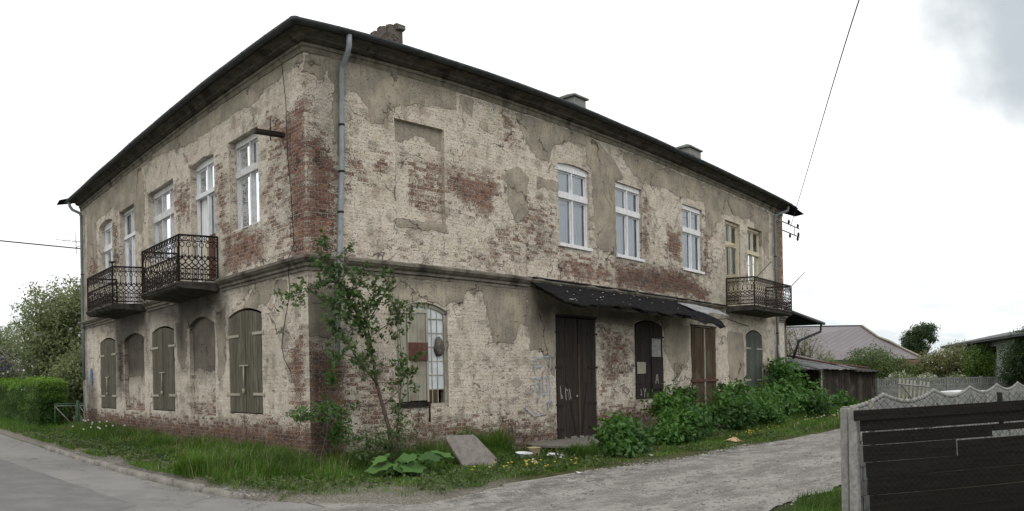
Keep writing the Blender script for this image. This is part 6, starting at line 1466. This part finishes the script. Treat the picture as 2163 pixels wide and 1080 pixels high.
# unfinished grey house at the far right
root = empty('unfinished_house', (51.5, -1.2, 0), 'unfinished grey block house with empty window holes and a flat overhanging roof', 'building')
U0 = Vector((52.4, -1.3, 0)); U1 = Vector((30.5, -10.6, 0)); UD = (U1-U0); Ul = UD.length; UD.normalize(); root.rotation_euler.z = math.atan2(UD.y, UD.x); root.location = U0
M['block'] = simple('grey_blockwork', (.26, .26, .255), (.36, .36, .35), 4, .95, (1, 1, 1), .01, .2, 0, (.20, .20, .195))
wins = [(1.6, 3.2), (5.6, 7.7), (10.2, 12.0), (15.0, 16.6), (19.3, 21)]
mb = MB(); mb.box(0, Ul, 0, .3, 0, 2.35); mb.box(0, Ul, 0, .3, 3.18, 3.45); x = 0
for a, b in wins: mb.box(x, a, 0, .3, 2.352, 3.178); x = b
mb.box(x, Ul, 0, .3, 2.352, 3.178); mb.box(0, .3, .31, 8, 0, 3.45); mb.box(0, Ul, 7.7, 8, 0, 3.45); mb.build('wall', M['block'], root)
mb = MB(); mb.box(.35, Ul-.1, .32, 7.6, 2.25, 2.30); mb.box(.35, Ul-.1, 2.6, 2.7, 2.31, 3.44); mb.build('floor', M['darkroom'], root)
for a, b in wins: mb = MB(); mb.box(a-.08, a, -.02, .2, 2.36, 3.17) if False else mb.box(a, b, .24, .29, 2.352, 2.40); mb.build('window_sill', M['concrete'], root)
mb = MB(); mb.prism([(-.8, 3.46), (Ul+1, 3.46), (Ul+1, 3.56), (-.8, 3.56)], -.9, 8.6); sheet(mb, [(-.8, -.9, 3.6), (Ul+1, -.9, 3.6), (Ul+1, 3.5, 4.5), (1.8, 3.5, 4.5)], .1); mb.build('roof', simple('grey_felt_roof', (.07, .075, .08), (.11, .115, .12), 3, .8), root)
# trees and bushes behind the far fence
FT = 'trees and bushes beyond the far fence'
tree('tall_tree', 'tall lone tree with dark clumpy crown on the skyline right of the grey roof', 'tree', (80.2, 7.4, 0), [(80.1, 8.4, 5.2, 1.4, 1.3, 1.2), (80.3, 7.3, 6.2, 1.3, 1.3, .95), (80.5, 6.4, 6.6, .8, .7, .6), (80.1, 7.6, 4.3, 1.2, 1.2, .8), (80, 9.4, 4.2, .6, .6, .45), (80.4, 6.2, 5.4, .55, .5, .5)], 12000, .22, M['deep'], .16, 2.6, 16, FT, 9, .20, .5, seed=41, rough=.4)
tree('bush', 'broad olive green bush behind the broken pallet, left of the brown roof', 'bush', (43, 2.6, 0), [(43, 2.7, 1.9, 2.0, 1.9, 1.35), (43.3, .9, 1.4, 1.6, 1.5, 1.1), (42.8, 4.2, 1.4, 1.2, 1.2, 1.1)], 20000, .15, M['mid'], .07, .5, 18, FT, 8, .18, .5, seed=42, rough=.3)
tree('blossom_bush', 'pale flowering bush just above the far fence beside the pallet', 'bush', (37.5, -1.0, 0), [(37.5, -.6, 1.1, .9, .9, .5), (38.0, -2.2, 1.0, 1.1, .9, .45), (38.6, -3.9, 1.0, .7, .7, .4)], 6000, .10, M['fruit'], .05, .5, 14, FT, 7, .12, .5, 1000, M['blossom'], seed=43)
tree('bush', 'tangled mid green bush in the middle above the far fence', 'bush', (44.5, -2.2, 0), [(44.5, -1.4, 1.8, 1.4, 1.3, 1.2), (44.8, -3.2, 2.1, 1.4, 1.3, 1.35)], 16000, .15, M['olive'], .07, .5, 16, FT, 8, .18, .6, 500, M['blossom'], seed=44, rough=.35)
tree('bush', 'bright yellow green bush above the far fence, right of the middle', 'bush', (43, -5, 0), [(43, -4.9, 1.9, 1.5, 1.4, 1.4), (42.6, -6.4, 2.0, 1.3, 1.3, 1.25)], 18000, .15, M['bright'], .07, .5, 16, FT, 8, .18, .5, seed=45, rough=.3)
tree('dense_tree', 'big dark green tree cut by the right edge above the fences', 'tree', (35.5, -8.6, 0), [(35.6, -8.6, 2.4, 1.6, 1.5, 1.6), (35.2, -9.8, 3.0, 1.5, 1.4, 1.5), (36.2, -7.7, 1.6, 1.1, 1.0, 1.1)], 22000, .14, M['deep'], .1, .8, 20, FT, 9, .15, .5, seed=46, rough=.35)
tree('dense_tree', 'small distant round tree between the lone tree and the unfinished house', 'tree', (74, 1.9, 0), [(74, 2.6, 3.0, 1.6, 1.5, 1.5), (74.5, .6, 2.7, 1.5, 1.5, 1.3)], 7000, .22, M['fruit'], .12, 1.2, 12, FT, 8, .22, .5, seed=47)
tree('dense_tree', 'dark distant tree row closing the gap under the lone tree', 'tree', (70, 5, 0), [(70, 6.0, 1.8, 2.4, 1.2, 1.3), (70, 2.0, 1.8, 2.6, 1.2, 1.3), (69, -2, 1.8, 2.6, 1.2, 1.3)], 10000, .24, M['mid'], .12, .6, 12, FT, 8, .25, .5, seed=48)
tree('dense_tree', 'low green bushes filling the view left of the big grey roof behind the shed', 'bush', (46, 8, 0), [(46, 8, 1.5, 2.4, 2.4, 1.3), (45, 5.5, 1.2, 1.6, 1.6, 1.0)], 12000, .18, M['mid'], .08, .5, 12, FT, 8, .2, .5, seed=49)
